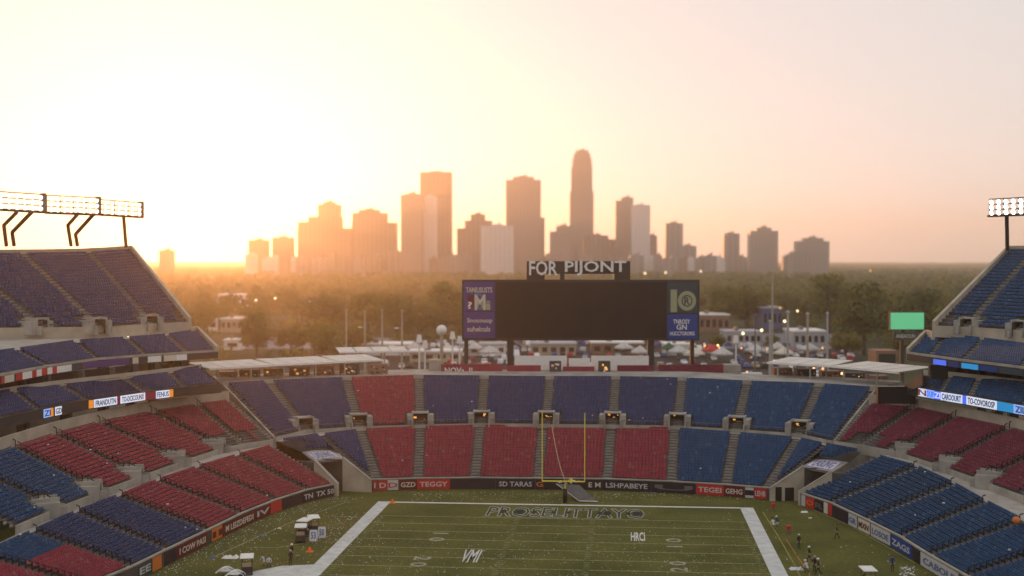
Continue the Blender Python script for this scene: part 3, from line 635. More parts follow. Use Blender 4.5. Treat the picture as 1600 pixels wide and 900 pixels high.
tl = tunnel('concrete player tunnel with printed canopy between the red side seats and end stand', [(492, 720, 4.5), (537, 716, 4.5), (522, 699, 5.1), (472, 706, 5.1)], ((492, 720), (528, 757)), ((536, 716), (580, 751)), pale_l)
tr = tunnel('concrete player tunnel with printed canopy between the end stand and blue side seats', [(1254, 729, 4.5), (1301, 737, 4.5), (1326, 722, 5.1), (1275, 714, 5.1)], ((1256, 729), (1203, 764)), ((1300, 737), (1247, 770)), mat('canopy_print_pale', (.62, .55, .62), .6, .3, 1.5))
mb = MB(); a, b_ = az(1256, 729, 4.8), az(1203, 764, 1.7)
for f, w_ in ((.50, .9), (.78, 1.3)):
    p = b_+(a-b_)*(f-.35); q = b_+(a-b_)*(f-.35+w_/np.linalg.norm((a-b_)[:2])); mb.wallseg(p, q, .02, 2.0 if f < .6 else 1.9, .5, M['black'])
mb.build('doorway', tr)

# ------------------------------------------------------------ scoreboard
SD = 246.0
def sp(u, v): return ad(u, v, SD)
base = sp(907, 572); tl_, tr_, bl_, br_ = sp(722, 437), sp(1093, 439), sp(722, 531), sp(1091, 533)
BX = unit2(tr_-tl_); BN = np.array([BX[1], -BX[0]]); 
sb = tag(empty('scoreboard', (base[0], base[1], 13.3)), 'giant dark video scoreboard on columns behind the end stand, printed panels at both ends', 'scoreboard')
def plate(mb, u0, u1, v0, v1, m, off=0., th=.3, d=SD):
    a = pa(u0, v1, d); b_ = pa(u1, v1, d); c = pa(u0, v0, d); z0, z1 = a[2], c[2]; a = pa(u0, 440, d); b_ = pa(u1, 440, d)
    A = a[:2]+BN*off; B = A+BX*((b_-a)[:2]@BX); mb.hexa([(*A, z0), (*B, z0), (*(B-BN*th), z0), (*(A-BN*th), z0), (*A, z1), (*B, z1), (*(B-BN*th), z1), (*(A-BN*th), z1)], m)
    return np.array([*A, z0]), np.array([*(B-A), 0]), np.array([0, 0, z1-z0])
mb = MB(); plate(mb, 722, 1093, 437, 532, M['steel_d'], 0, 2.6); mb.build('housing', sb)
mb = MB(); plate(mb, 775, 1041, 441, 528, M['screen'], .12, .1); mb.build('video_screen', sb)
mb = MB(); plate(mb, 724.5, 773, 440, 486, M['banner_purple'], .12, .1)
O, X, Y = plate(mb, 728, 769, 449, 457, M['banner_purple'], .16, .03); put_text(mb, 'TANIUSUSTS', O, X, Y, M['cream'], .01, .05)
O, X, Y = plate(mb, 742, 760, 458, 484, M['banner_purple'], .16, .03); put_text(mb, 'D', O, X, Y, M['blue_panel'], .01, .05); put_text(mb, 'M', O, X*.9, Y*.9, M['cream'], .07, .05)
O, X, Y = plate(mb, 731, 740, 461, 482, M['banner_maroon'], .16, .03); put_text(mb, '?', O, X*.7, Y*.5, M['white'], .01, .05)
O, X, Y = plate(mb, 759, 766, 470, 484, M['banner_purple'], .16, .03); put_text(mb, 'i', O, X, Y, M['gold'], .01, .05)
p = mb.build('side_panel', sb); p['label'] = 'purple panel with a cream caption over red, white and gold letter emblem'
mb = MB(); plate(mb, 724.5, 773, 487.5, 528, M['banner_purple'], .12, .1)
O, X, Y = plate(mb, 730, 769, 497, 506, M['banner_purple'], .16, .03); put_text(mb, 'Snocouop', O, X, Y, M['cream'], .01, .05)
O, X, Y = plate(mb, 730, 766, 510, 518, M['banner_purple'], .16, .03); put_text(mb, 'suhelculs', O, X, Y, M['cream'], .01, .05)
p = mb.build('side_panel', sb); p['label'] = 'purple panel with two lines of cream writing'
mb = MB(); plate(mb, 1043, 1090, 442, 489, M['banner_slate'], .12, .1)
O, X, Y = plate(mb, 1047, 1088, 453, 487, M['banner_slate'], .16, .03); put_text(mb, '1', O+X*.04, X*.2, Y, M['gold'], .01, .05)
c = O+X*.64+Y*.5+np.array([*BN, 0])*.06
for r_, m_ in ((1.0, 'gold'), (.60, 'banner_slate'), (.48, 'gold')):
    an = np.linspace(0, 2*np.pi, 25)[:-1]; vs = [c+X/np.linalg.norm(X)*np.cos(a_)*1.75*r_+np.array([0, 0, 1])*np.sin(a_)*1.9*r_+np.array([*BN, 0])*(.12-.1*r_) for a_ in an]; mb.add(vs, [tuple(range(24))], M[m_])
put_text(mb, 'R', c-X*.10-Y*.17+np.array([*BN, 0])*.1, X*.2, Y*.34, M['banner_slate'], .01, .03)
p = mb.build('side_panel', sb); p['label'] = 'slate panel with a large gold number 10 and round emblem'
mb = MB(); plate(mb, 1043, 1090, 491, 530, M['banner_blue'], .12, .1)
for (u0, u1, v0, v1, t) in ((1052, 1078, 499, 506, 'TNROSY'), (1057, 1073, 507, 515, 'GN'), (1047, 1085, 518, 524, 'HUCCTORORG')):
    O, X, Y = plate(mb, u0, u1, v0, v1, M['banner_blue'], .16, .03); put_text(mb, t, O, X, Y, M['white'], .01, .05)
p = mb.build('side_panel', sb); p['label'] = 'blue panel with three lines of white writing'
for u, hw in ((728, 3), (797.5, 5), (1018, 5), (1083, 3)): mb = MB(); plate(mb, u-hw, u+hw, 530, 590, M['steel_d'], -.8, 1.2); mb.build('column', sb)
mb = MB(); plate(mb, 823, 985, 408, 428, M['steel_d'], -.3, .15)
for u0, u1 in ((823, 851), (875, 882), (960, 985)): plate(mb, u0, u1, 424, 438, M['steel_d'], -.35, .8)
si = mb.build('name_sign', sb)
mb = MB()
for t, u0, u1 in (('FOR', 827, 871), ('PIJONT', 883, 978)):
    O, X, Y = (pa(u0, 430, SD), pa(u1, 430, SD)-pa(u0, 430, SD), np.array([0, 0, 1.])*(22/2000*SD)); X = np.array([*(BX*(X[:2]@BX)), 0]); put_text(mb, t, O+np.array([*BN, 0])*.1, X, Y, M['white'], .01, .3)
mb.build('lettering', si)
# concourse pieces behind the end stand: red walls, white panels
def slab(name, u0, u1, v0, v1, m, d, th, label, cat, group=None, text=None, tm_=None, parts=None):
    mb = MB(); O, X, Y = plate(mb, u0, u1, v0, v1, M[m], 0, th, d); c = O+X/2; c[2] = max(O[2], 0); o = mb.build(name, None, origin=c); tag(o, label, cat, group)
    if text: m2 = MB(); put_text(m2, text[0], O+X*text[1]+Y*.15, X*text[2], Y*.55, M[tm_], .02, .05); m2.build('lettering', o)
    return o
slab('parapet_wall', 689, 785, 569, 586, 'red', 236, .5, 'long red parapet wall with small white lettering above the first dark blue block', 'wall', 'red parapet walls above the end stand', ('NOVa  !!', .06, .45), 'white')
slab('parapet_wall', 792, 845, 571, 584, 'red', 236, .5, 'short red parapet wall below the left scoreboard column', 'wall', 'red parapet walls above the end stand')
slab('parapet_wall', 880, 929, 573, 584, 'red', 236, .5, 'low red parapet wall in the middle under the white panel', 'wall', 'red parapet walls above the end stand')
slab('parapet_wall', 965, 1021, 571, 586, 'maroon', 236, .5, 'short red parapet wall below the right scoreboard column', 'wall', 'red parapet walls above the end stand')
slab('parapet_wall', 1029, 1131, 570, 588, 'maroon', 236, .5, 'long plain maroon parapet wall at the blue end', 'wall', 'red parapet walls above the end stand')
slab('white_screen_wall', 804, 886, 556, 578, 'white', 240, .4, 'white screen wall under the scoreboard, wider half left of the middle panel', 'wall', 'white screen walls under the scoreboard')
slab('white_screen_wall', 889, 922, 560, 575, 'white', 237.5, .4, 'small white panel in the middle under the scoreboard', 'wall', 'white screen walls under the scoreboard')
slab('white_screen_wall', 924, 1014, 556, 579, 'white', 240, .4, 'white screen wall under the scoreboard on the side nearer the blue seats', 'wall', 'white screen walls under the scoreboard')
for u, lb_ in ((868, 'dark concourse kiosk doorway left of the middle white panel'), (945, 'dark concourse kiosk doorway right of the middle white panel')):
    o = slab('concession_kiosk', u-9, u+9, 565, 590, 'concrete_d', 235, 2.0, lb_, 'kiosk', 'kiosks on the concourse')
    mb = MB(); 
    for k in range(6): du = random.uniform(-7, 4); dv = random.uniform(0, 12); plate(mb, u+du, u+du+random.uniform(2, 5), 567+dv, 569+dv+1, random.choice([M['banner_red'], M['white'], M['lamp_amber'], M['cream']]), .06, .05, 235)
    mb.build('signage', o)
slab('gate_hut', 670, 688, 563, 588, 'concrete_l', 237, 3, 'square grey concrete hut at the left end of the red parapet', 'hut', 'concrete huts above the end stand')
slab('gate_hut', 1133, 1158, 570, 592, 'concrete', 237, 3, 'square grey concrete hut at the maroon parapet end', 'hut', 'concrete huts above the end stand')
slab('food_stall', 1160, 1192, 583, 594, 'white', 236, 1.5, 'low white stall counter beside the hut above the blue seats', 'stall')
slab('dark_screen', 1373, 1432, 604, 631, 'screen', proj(RT[1])[2]-1.5, 1.0, 'blank black display box at the corner above the maroon seats', 'screen')
o = slab('plant_room', 1370, 1404, 548, 574, 'brick', 262, 6, 'square brown plant room behind the canopy near the green display', 'building')
mb = MB(); plate(mb, 1374, 1400, 553, 574, M['steel_d'], .05, .05, 262); mb.build('shutter', o)
o = tag(empty('billboard', tuple(ad(1418, 545, 300)*[1, 1, 0])), 'lit green billboard on a dark post beyond the canopy', 'billboard')
mb = MB(); plate(mb, 1391, 1445, 487, 516, M['steel_d'], 0, .8, 300); plate(mb, 1408, 1414, 515, 600, M['steel_d'], -.2, .6, 300); mb.build('frame', o)
mb = MB(); plate(mb, 1392, 1444, 488.5, 514.5, M['led_green'], .08, .05, 300); mb.build('display', o)
mb = MB(); plate(mb, 1396, 1434, 519, 531, M['banner_slate'], .08, .3, 300); O, X, Y = plate(mb, 1400, 1430, 522, 528, M['banner_slate'], .12, .04, 300); put_text(mb, 'ANEAOUN', O, X, Y, M['cream'], .01, .04); mb.build('lower_sign', o)

kn = 0
for us_, side_ in (([(352, 590), (388, 587), (426, 585), (466, 583), (505, 581), (545, 579), (590, 578)], 'sunlit'), ([(1225, 584), (1262, 586), (1300, 589), (1338, 592), (1375, 596)], 'shaded')):
    for j_, (u, v) in enumerate(us_):
        o = slab('concession_kiosk', u-15, u+14, v-9, v+9, 'concrete_d' if j_ % 2 else 'brick', 236.5-abs(u-900)*.022, 2.4, 'dark kiosk under the %s canopy, number %s from its outer end' % (side_, ['one', 'two', 'three', 'four', 'five', 'six', 'seven'][j_]), 'kiosk', 'kiosks on the concourse')
        mb = MB()
        for k in range(16): du = random.uniform(-13, 10); dv = random.uniform(-7, 6); plate(mb, u+du, u+du+random.uniform(1.5, 4), v+dv, v+dv+random.uniform(1, 3), M[random.choice(['banner_red', 'tan', 'lamp_amber', 'cream', 'black', 'black', 'banner_slate', 'steel', 'concrete_l'])], .06, .05, 236.5-abs(u-900)*.022)
        mb.build('signage', o)
# canopies over the concourse
def canopy(label, pts, dep, z, n, post_z=13.3):
    """pts: front edge pixels at height z"""
    F = P(pts, z); t = tag(empty('canopy', (F[len(F)//2][0], F[len(F)//2][1], post_z)), label, 'canopy', 'white canopies over the concourse')
    k = 0
    for a, b_ in zip(F[:-1], F[1:]):
        d = unit2(b_-a); nn = np.array([-d[1], d[0]])
        if nn[1] < 0: nn = -nn
        for j in range(n):
            p = a+(b_-a)*(j/n); q = a+(b_-a)*((j+.93)/n); N3 = np.array([*nn*dep, .45]); h = np.array([0, 0, .14]); k += 1
            mb = MB(); mb.hexa([p, q, q+N3, p+N3, p+h, q+h, q+N3+h, p+N3+h], M['canvas']); mb.build('roof_panel', t)
        mb = MB(); mb.cyl(a+[0, 0, -.08], b_+[0, 0, -.08], .09, M['white'], seg=6); mb.build('edge_beam', t)
        for j in range(2):
            mb = MB(); p = a+(b_-a)*((j+.3)/2)+np.array([*nn*.6, 0]); mb.cyl((p[0], p[1], post_z), (p[0], p[1], z-.02), .14, M['concrete_l'], seg=8)
            q = p+np.array([*nn*dep*.7, 0]); mb.cyl((q[0], q[1], post_z), (q[0], q[1], z-.2), .12, M['concrete_l'], seg=8); mb.build('post', t)
    return t
canopy('long white canopy row catching the sun above the purple seat blocks', [(327, 577), (430, 571), (530, 566), (600, 563)], 8.5, 15.7, 4)
canopy('white canopy row above the dark blue seats on the shaded side', [(1198, 567), (1300, 573), (1405, 583)], 8.5, 15.7, 4)
canopy('short white canopy just behind the long sunlit one', [(530, 551), (640, 549)], 6.0, 15.9+.6, 4, post_z=0)

# ------------------------------------------------------------ floodlight racks on the upper decks
def rack(label, segs, posts, rows, lamp_m, dz=3):
    base = ad(*posts[0][0]); t = tag(empty('floodlight_rack', tuple(base)), label, 'floodlights', 'floodlight racks above the stands')
    for (p0, p1, v_h, nl) in segs:   # p0,p1: bottom corners (u,v,d); v_h: height in metres; nl lamps per row
        a, b_ = ad(*p0), ad(*p1); mb = MB()
        mb.wallseg(a, b_, (a[2]-.35, b_[2]-.35), (a[2]-.05, b_[2]-.05), 1.1, M['steel_d']); mb.box(b_+[0, 0, v_h/2], (.7, .7, v_h+.4), M['steel'])
        for k in range(rows+1): h = np.array([0, 0, v_h*k/rows]); mb.cyl(a+h, b_+h, .10, M['steel'], seg=5)
        for k in range(nl//2+1): p = a+(b_-a)*k/(nl//2); mb.cyl(p, p+[0, 0, v_h], .09, M['steel'], seg=5)
        bm_ = b_-a; fr = mb.build('truss_frame', t)
        d = unit2(b_-a); nn = np.array([d[1], -d[0]])
        for r_ in range(rows):
            for k in range(nl):
                p = a+(b_-a)*(k+.5)/nl+[0, 0, v_h*(r_+.5)/rows]; L = MB()
                q = p+np.array([*nn*.35, -.12]); L.cyl(p, q, .22, M['steel'], .44, seg=8); L.cyl(q, q+np.array([*nn*.03, -.01]), .41, lamp_m, seg=8); L.build('floodlight', t)
    for pl in posts:
        mb = MB(); pts = [ad(*q) for q in pl]; mb.tube(pts, .32, M['steel_d'], seg=8); mb.build('support_post', t)
    return t
rack('long steel floodlight rack on bent posts above the sunward upper deck', [((-70, 322, 196), (68, 330, 206), 2.7, 11), ((73, 331, 207), (154, 334, 216), 2.7, 8), ((157, 334, 216), (221, 338, 224), 2.4, 6)],
     [[(10, 384, 205), (6, 352, 203), (26, 332, 200)], [(22, 384, 205), (19, 363, 204), (50, 331, 202)], [(111, 384, 214), (106, 352, 212), (122, 334, 209)], [(121, 384, 214), (118, 366, 213), (146, 335, 211)], [(197, 386, 222), (193, 338, 220)]], 3, mat('lamp_bright', (1, .95, .86), .25, emit=1.0))
rack('floodlight rack on a single post above the shaded upper deck', [((1546, 336, 212), (1690, 330, 196), 2.6, 12)], [[(1574, 390, 213), (1573, 337, 210)]], 3, M['lamp_white'])

# ------------------------------------------------------------ goal post, rope, ramp, pylons
g0 = az(883, 785); t = tag(empty('goal_post', tuple(g0)), 'yellow goal post with two uprights and a black padded base behind the end line', 'goal post')
mb = MB(); mb.cyl(g0, g0+[0, 0, 1.95], .30, M['black'], seg=14); mb.build('base_pad', t, smooth=True)
mb = MB(); cb = g0+np.array([0, -.6, 3.05]); mb.tube([g0+[0, 0, 1.9], g0+[0, 0, 2.5], g0+[0, -.3, 2.9], cb], .12, M['yellow'], seg=10); mb.build('gooseneck', t)
xl, xr = -3.18, 2.75
mb = MB(); mb.cyl(cb+[xl, 0, 0], cb+[xr, 0, 0], .10, M['yellow'], seg=10); mb.build('crossbar', t)
for x in (xl, xr): mb = MB(); mb.cyl(cb+[x, 0, 0], cb+[x, 0, 9.6], .075, M['yellow'], seg=8); mb.build('upright', t)
mb = MB(); A = az(862, 664, 8.2); B = az(886, 757, 1.9)
mb.tube([A+(B-A)*s-np.array([0, 0, 1.3*math.sin(math.pi*s)]) for s in np.linspace(0, 1, 14)], .05, M['rope'], seg=5)
tag(mb.build('rope'), 'slack tan rope hanging from the portal down behind the goal crossbar', 'rope')
A = [az(869, 757, 1.75), az(905, 759, 1.75), az(934, 785, .06), az(905, 784, .06)]; h = np.array([0, 0, .12])
mb = MB(); mb.hexa([A[3], A[2], A[1], A[0], A[3]+h, A[2]+h, A[1]+h, A[0]+h], mat('ramp_sheet', (.10, .097, .09), .7, .2, 1)); 
o = mb.build('ramp', None, origin=A[3]); tag(o, 'grey ramp sheet sloping from the end wall down beside the goal post', 'ramp')
mb = MB(); mb.cyl(A[3]+h, A[2]+h, .07, M['line'], seg=5); mb.cyl(A[3]+h, A[0]+h, .04, M['line'], seg=5); mb.build('edge_trim', o)
def litterpile(u, v, label, cols, n=10, r=1.0, z=0., name='equipment_pile'):
    c = az(u, v, z); mb = MB()
    for k in range(n): 
        s_ = random.uniform(.12, .4); mb.box((c[0]+random.uniform(-r, r), c[1]+random.uniform(-r*.5, r*.5), z+s_/2+random.uniform(0, .25)), (s_*1.4, s_, s_*.8), M[random.choice(cols)], rz=random.uniform(0, 3), taper=.8)
    tag(mb.build(name, None, origin=c), label, 'equipment')
litterpile(892, 755, 'white and yellow gear piled on the wall behind the crossbar', ['white', 'yellow', 'black', 'blue_panel'], 16, 1.6, 1.82)
litterpile(360, 873, 'white crumpled sheet on the grass by the side wall', ['white', 'cloth_white'], 8, .8, name='crumpled_sheet') if False else None
for (u, v, lb_) in ((613, 786, 'orange corner pylon where the pale border meets the end line'), (484, 862, 'orange cone beside the dark standing figures')):
    mb = MB(); p = az(u, v); mb.cyl(p, p+[0, 0, .55], .30, M['orange'], .08, seg=10); mb.box(p+[0, 0, .03], (.8, .8, .05), M['orange']); tag(mb.build('traffic_cone', None, origin=p), lb_, 'traffic cone')
for (u, v, lb_) in ((1208, 798, 'red drink cooler nearer the tunnel'), (1232, 834, 'red drink cooler on a stand beside the orange line')):
    p = az(u, v); t = tag(empty('drink_cooler', tuple(p)), lb_, 'cooler', 'red drink coolers beside the pitch')
    mb = MB(); mb.cyl(p+[0, 0, .45], p+[0, 0, .95], .24, M['banner_red'], .29, seg=14); mb.build('body', t)
    mb = MB(); mb.cyl(p+[0, 0, .95], p+[0, 0, 1.07], .30, M['banner_red'], .16, seg=14); mb.build('lid', t)
    mb = MB(); mb.box(p+[0, 0, .42], (.5, .5, .05), M['steel']); 
    for dx in (-.2, .2):
        for dy in (-.2, .2): mb.cyl(p+[dx, dy, 0], p+[dx, dy, .42], .03, M['steel'], seg=5)
    mb.build('stand', t)
# sign boards with numbers near the carts
for (u, v, txt, lb_) in ((490, 848, '53', 'white sign board with blue number in front of the carts'), (503, 843, '50', 'white sign board leaning behind the other one by the carts')):
    p = az(u, v); t = tag(empty('sign_board', tuple(p), R(8)), lb_, 'sign', 'white sign boards beside the carts')
    mb = MB(); mb.hexa([p+q for q in [(-.5, -.3, .25), (.5, -.3, .25), (.5, -.24, .25), (-.5, -.24, .25), (-.45, .0, 1.55), (.45, .0, 1.55), (.45, .06, 1.55), (-.45, .06, 1.55)]], M['cloth_white']); mb.build('board', t)
    mb = MB(); put_text(mb, txt, p+[-.28, -.27, .55], (.56, 0, 0), (0, .18, .75), M['blue_panel'], .03, .02); mb.build('lettering', t)
    mb = MB(); 
    for x in (-.4, .4): mb.cyl(p+[x, .4, 0], p+[x, -.02, 1.5], .03, M['steel'], seg=5); mb.cyl(p+[x, -.32, 0], p+[x, -.26, .5], .03, M['steel'], seg=5)
    mb.build('leg', t)
# carts
def make_cart():
    t = empty('golf_cart')
    mb = MB(); mb.box((0, 0, .42), (1.2, 2.3, .30), M['cream'] if False else M['steel_d'], taper=.94); mb.box((0, 1.0, .72), (1.1, .42, .42), M['steel_d'], taper=.75); mb.box((0, -.85, .72), (1.15, .55, .34), M['steel_d'], taper=.9); mb.build('body', t)
    mb = MB(); mb.box((0, -.35, .80), (1.05, .5, .14), M['seat_tan']); mb.box((0, -.62, 1.08), (1.05, .12, .48), M['seat_tan'], rx=R(-8)); mb.build('seat', t)
    mb = MB(); mb.box((0, -.05, 1.93), (1.45, 2.25, .08), M['white'], taper=.96); mb.box((0, -.05, 2.0), (1.15, 1.9, .07), M['white'], taper=.85); mb.build('roof', t)
    mb = MB()
    for x in (-.52, .52): mb.cyl((x, .85, .85), (x, .62, 1.9), .03, M['black'], seg=6); mb.cyl((x, -.8, .85), (x, -.85, 1.9), .03, M['black'], seg=6)
    mb.build('roof_frame', t)
    mb = MB(); mb.cyl((-.25, .70, .85), (-.25, .42, 1.05), .025, M['black'], seg=6); mb.cyl((-.25, .40, 1.04), (-.25, .37, 1.06), .17, M['black'], seg=12); mb.build('steering_wheel', t)
    for x in (-.52, .52):
        for y in (-.78, .82): mb = MB(); mb.cyl((x-.09, y, .24), (x+.09, y, .24), .24, M['rubber'], seg=14); mb.cyl((x-.10, y, .24), (x+.10, y, .24), .12, M['steel'], seg=10); mb.build('wheel', t)
    for x in (-.38, .38): mb = MB(); mb.cyl((x, 1.20, .66), (x, 1.23, .66), .08, M['white'], seg=8); mb.build('headlight', t)
    return t
def dup(root, loc, rz=0, label=None, group=None, scale=1.0):
    r_ = root.copy(); C.objects.link(r_); r_.location = tuple(loc); r_.rotation_euler = (0, 0, rz); r_.scale = (scale,)*3
    if label: r_['label'] = label
    if group: r_['group'] = group
    for ch in list(root.children):
        c_ = ch.copy(); C.objects.link(c_); c_.parent = r_
        for g_ in ch.children: d_ = g_.copy(); C.objects.link(d_); d_.parent = c_
    return r_
cart0 = make_cart(); first = True
for (u, v, rz, lb_) in [(470, 846, 12, 'white-roofed golf cart nearest the sign boards on their near side'), (477, 836, -8, 'white-roofed golf cart in the middle of the cart cluster'), (490, 831, 20, 'white-roofed golf cart farthest back behind the sign boards'),
                        (386, 896, 15, 'lone white-roofed golf cart by the pale paved strip'), (1356, 917, 5, 'white-roofed golf cart on the shaded grass at the bottom edge')]:
    p = az(u, v)
    if first: cart0.location = tuple(p); cart0.rotation_euler = (0, 0, R(rz)); o = cart0; first = False
    else: o = dup(cart0, p, R(rz))
    tag(o, lb_, 'golf cart', 'golf carts on the grass')
# white hoop barrows at the bottom left
for i, (u, v, lb_) in enumerate(((372, 904, 'white curved cart frame beside the lone golf cart'), (357, 899, 'white curved cart frame left of the other one at the bottom edge'))):
    p = az(u, v); t = tag(empty('hand_cart', tuple(p), 0), lb_, 'hand cart', 'white hand carts by the golf cart')
    mb = MB()
    for s_ in (-.35, .35): mb.tube([p+np.array([-1.3+.25*k, s_, .3+.55*math.sin(k*.38)]) for k in range(9)], .09, M['white'], seg=6)
    mb.box(p+[-.3, 0, .5], (1.6, .6, .12), M['white']); mb.build('frame', t)
    mb = MB(); mb.cyl(p+[.4, -.45, .3], p+[.4, .45, .3], .3, M['rubber'], seg=12); mb.build('wheel', t)
# people
def make_person(pose, top, pants, seed=0):
    t = empty('person'); me = bpy.data.meshes.new('body')
    P_ = dict(stand=dict(kl=(-.11, .02, .48), fl=(-.13, 0, .07), kr=(.11, .03, .48), fr=(.13, .02, .07), el=(-.25, .03, 1.13), hl=(-.24, .12, .88), er=(.25, .03, 1.13), hr=(.24, .12, .88), lean=0, dz=0),
              walk=dict(kl=(-.10, .20, .50), fl=(-.11, .30, .08), kr=(.10, -.05, .48), fr=(.11, -.34, .12), el=(-.26, -.10, 1.14), hl=(-.25, .02, .90), er=(.26, .10, 1.15), hr=(.24, .30, 1.02), lean=.05, dz=0),
              crouch=dict(kl=(-.16, .38, .50), fl=(-.15, .12, .07), kr=(.16, .30, .22), fr=(.15, -.12, .07), el=(-.28, .35, .72), hl=(-.15, .55, .60), er=(.28, .35, .72), hr=(.15, .55, .60), lean=.28, dz=-.42))[pose]
    dz, ln = P_['dz'], P_['lean']; hip = .93+dz
    V = [(0, 0, hip), (0, ln*.4, hip+.22), (0, ln*.9, hip+.47), (0, ln*1.05, hip+.58), (0, ln*1.2, hip+.72),
         (-.10, 0, hip-.05), P_['kl'], P_['fl'], (P_['fl'][0], P_['fl'][1]+.2, .05), (.10, 0, hip-.05), P_['kr'], P_['fr'], (P_['fr'][0], P_['fr'][1]+.2, .05),
         (-.19, ln*.85, hip+.48), P_['el'], P_['hl'], (.19, ln*.85, hip+.48), P_['er'], P_['hr']]
    V = [tuple(v) for v in V]
    # fingers: four plus a thumb per hand
    E = [(0, 1), (1, 2), (2, 3), (3, 4), (0, 5), (5, 6), (6, 7), (7, 8), (0, 9), (9, 10), (10, 11), (11, 12), (2, 13), (13, 14), (14, 15), (2, 16), (16, 17), (17, 18)]
    Rr = [.13, .125, .14, .06, .09, .09, .06, .045, .035, .09, .06, .045, .035, .065, .042, .032, .065, .042, .032]
    for hb in (15, 18):
        h = np.array(V[hb]); s_ = -1 if hb == 15 else 1
        for dx, L in ((-.03, .09), (-.01, .10), (.01, .095), (.03, .08)):
            V.append(tuple(h+[dx, .03, -.05])); V.append(tuple(h+[dx, .05, -.05-L*.6])); j = len(V); E += [(hb, j-2), (j-2, j-1)]; Rr += [.011, .009]
        V.append(tuple(h+[-s_*.04, .05, -.03])); E.append((hb, len(V)-1)); Rr.append(.011)
    me.from_pydata(V, E, []); ob = bpy.data.objects.new('body', me); C.objects.link(ob)
    md = ob.modifiers.new('s', 'SKIN'); sub = ob.modifiers.new('u', 'SUBSURF'); sub.levels = 1; sub.render_levels = 1
    for i_, r_ in enumerate(Rr): me.skin_vertices[0].data[i_].radius = (r_, r_*.8); me.skin_vertices[0].data[i_].use_root = (i_ == 0)
    bpy.context.view_layer.update()
    m2 = bpy.data.meshes.new_from_object(ob.evaluated_get(bpy.context.evaluated_depsgraph_get())); bpy.data.objects.remove(ob)
    import bmesh
    bm = bmesh.new(); bm.from_mesh(m2); hd = bmesh.ops.create_uvsphere(bm, u_segments=14, v_segments=10, radius=.115)['verts']
    for v in hd: v.co = Vector((v.co.x*.85, v.co.y*.98+ln*1.3+.01, v.co.z*1.12+hip+.74))
    for nx, ny, nz, rr in ((0, .12, -.01, .022), (-.10, 0, 0, .028), (.10, 0, 0, .028)):
        for v in bmesh.ops.create_icosphere(bm, subdivisions=1, radius=rr)['verts']: v.co += Vector((nx, ny+ln*1.3, nz+hip+.74))
    bm.to_mesh(m2); bm.free()
    for m_ in (M[top], M[pants], M['skin'], M['rubber']): m2.materials.append(m_)
    hands = [np.array(V[15]), np.array(V[18])]
    for p in m2.polygons:
        c_ = np.array(p.center); p.use_smooth = True
        if c_[2] > hip+.60 or min(np.linalg.norm(c_-h) for h in hands) < .16: p.material_index = 2
        elif c_[2] > hip+.02: p.material_index = 0
        elif c_[2] > .12: p.material_index = 1
        else: p.material_index = 3
    b_ = bpy.data.objects.new('body', m2); C.objects.link(b_); b_.parent = t
    mb = MB(); mb.sphere((0, ln*1.3-.015, hip+.79), .118, M['hair'], 12, 8, (.92, 1.0, .95)); hair = mb.build('hair', t, smooth=True)
    return t, (0, ln*1.3, hip+.79)
pc = {}
people = [(456, 874, 'stand', 'cloth_dark', 'cloth_dark', 'white', 'person in dark clothes and pale cap standing on the grass, farther of two'), (454, 884, 'stand', 'cloth_dark', 'cloth_dark', 'white', 'person in dark clothes nearer the pale paved strip'),
          (420, 886, 'crouch', 'cloth_white', 'cloth_dark', None, 'person in white crouching beside the golf cart'), (413, 884, 'crouch', 'cloth_white', 'seat_tan', None, 'person in white crouching left of the other croucher'),
          (1215, 822, 'crouch', 'cloth_green', 'cloth_white', 'white', 'person in green with white helmet crouching by the yellow line'), (1209, 826, 'crouch', 'cloth_white', 'seat_tan', None, 'person in white kneeling beside the one in green'),
          (1248, 858, 'stand', 'cloth_dark', 'cloth_dark', 'white', 'person in black standing behind the orange line'), (1265, 878, 'walk', 'cloth_dark', 'cloth_dark', 'white', 'person in black walking beside the orange line'),
          (1262, 895, 'crouch', 'cloth_white', 'cloth_dark', 'white', 'person in white bent down at the bottom edge'), (1273, 894, 'stand', 'cloth_dark', 'cloth_dark', 'white', 'person in dark clothes in the near group'), (1279, 898, 'walk', 'cloth_dark', 'cloth_dark', None, 'bareheaded person in dark clothes at the right of the near group'),
          (1308, 842, 'walk', 'cloth_green', 'cloth_dark', None, 'person in dark green walking alone on the shaded grass'), (1394, 893, 'stand', 'banner_blue', 'cloth_dark', None, 'person in dark blue standing alone near the side wall')]
for i_, (u, v, pose, top, pants, cap, lb_) in enumerate(people):
    key = (pose, top, pants)
    if key not in pc: t, hc = make_person(pose, top, pants); pc[key] = (t, hc); o = t; t.location = tuple(az(u, v)); t.rotation_euler = (0, 0, R(random.choice([150, 200, 90, 270])))
    else: o = dup(pc[key][0], az(u, v), R(random.uniform(0, 360)))
    tag(o, lb_, 'person', 'people working beside the pitch')
    if cap:
        hc = pc[key][1]; mb = MB(); mb.sphere(hc, .14, M[cap], 12, 8, (.95, 1.05, .8)); mb.box((hc[0], hc[1]+.13, hc[2]-.02), (.16, .12, .02), M[cap])
        c_ = mb.build('cap'); c_.parent = o
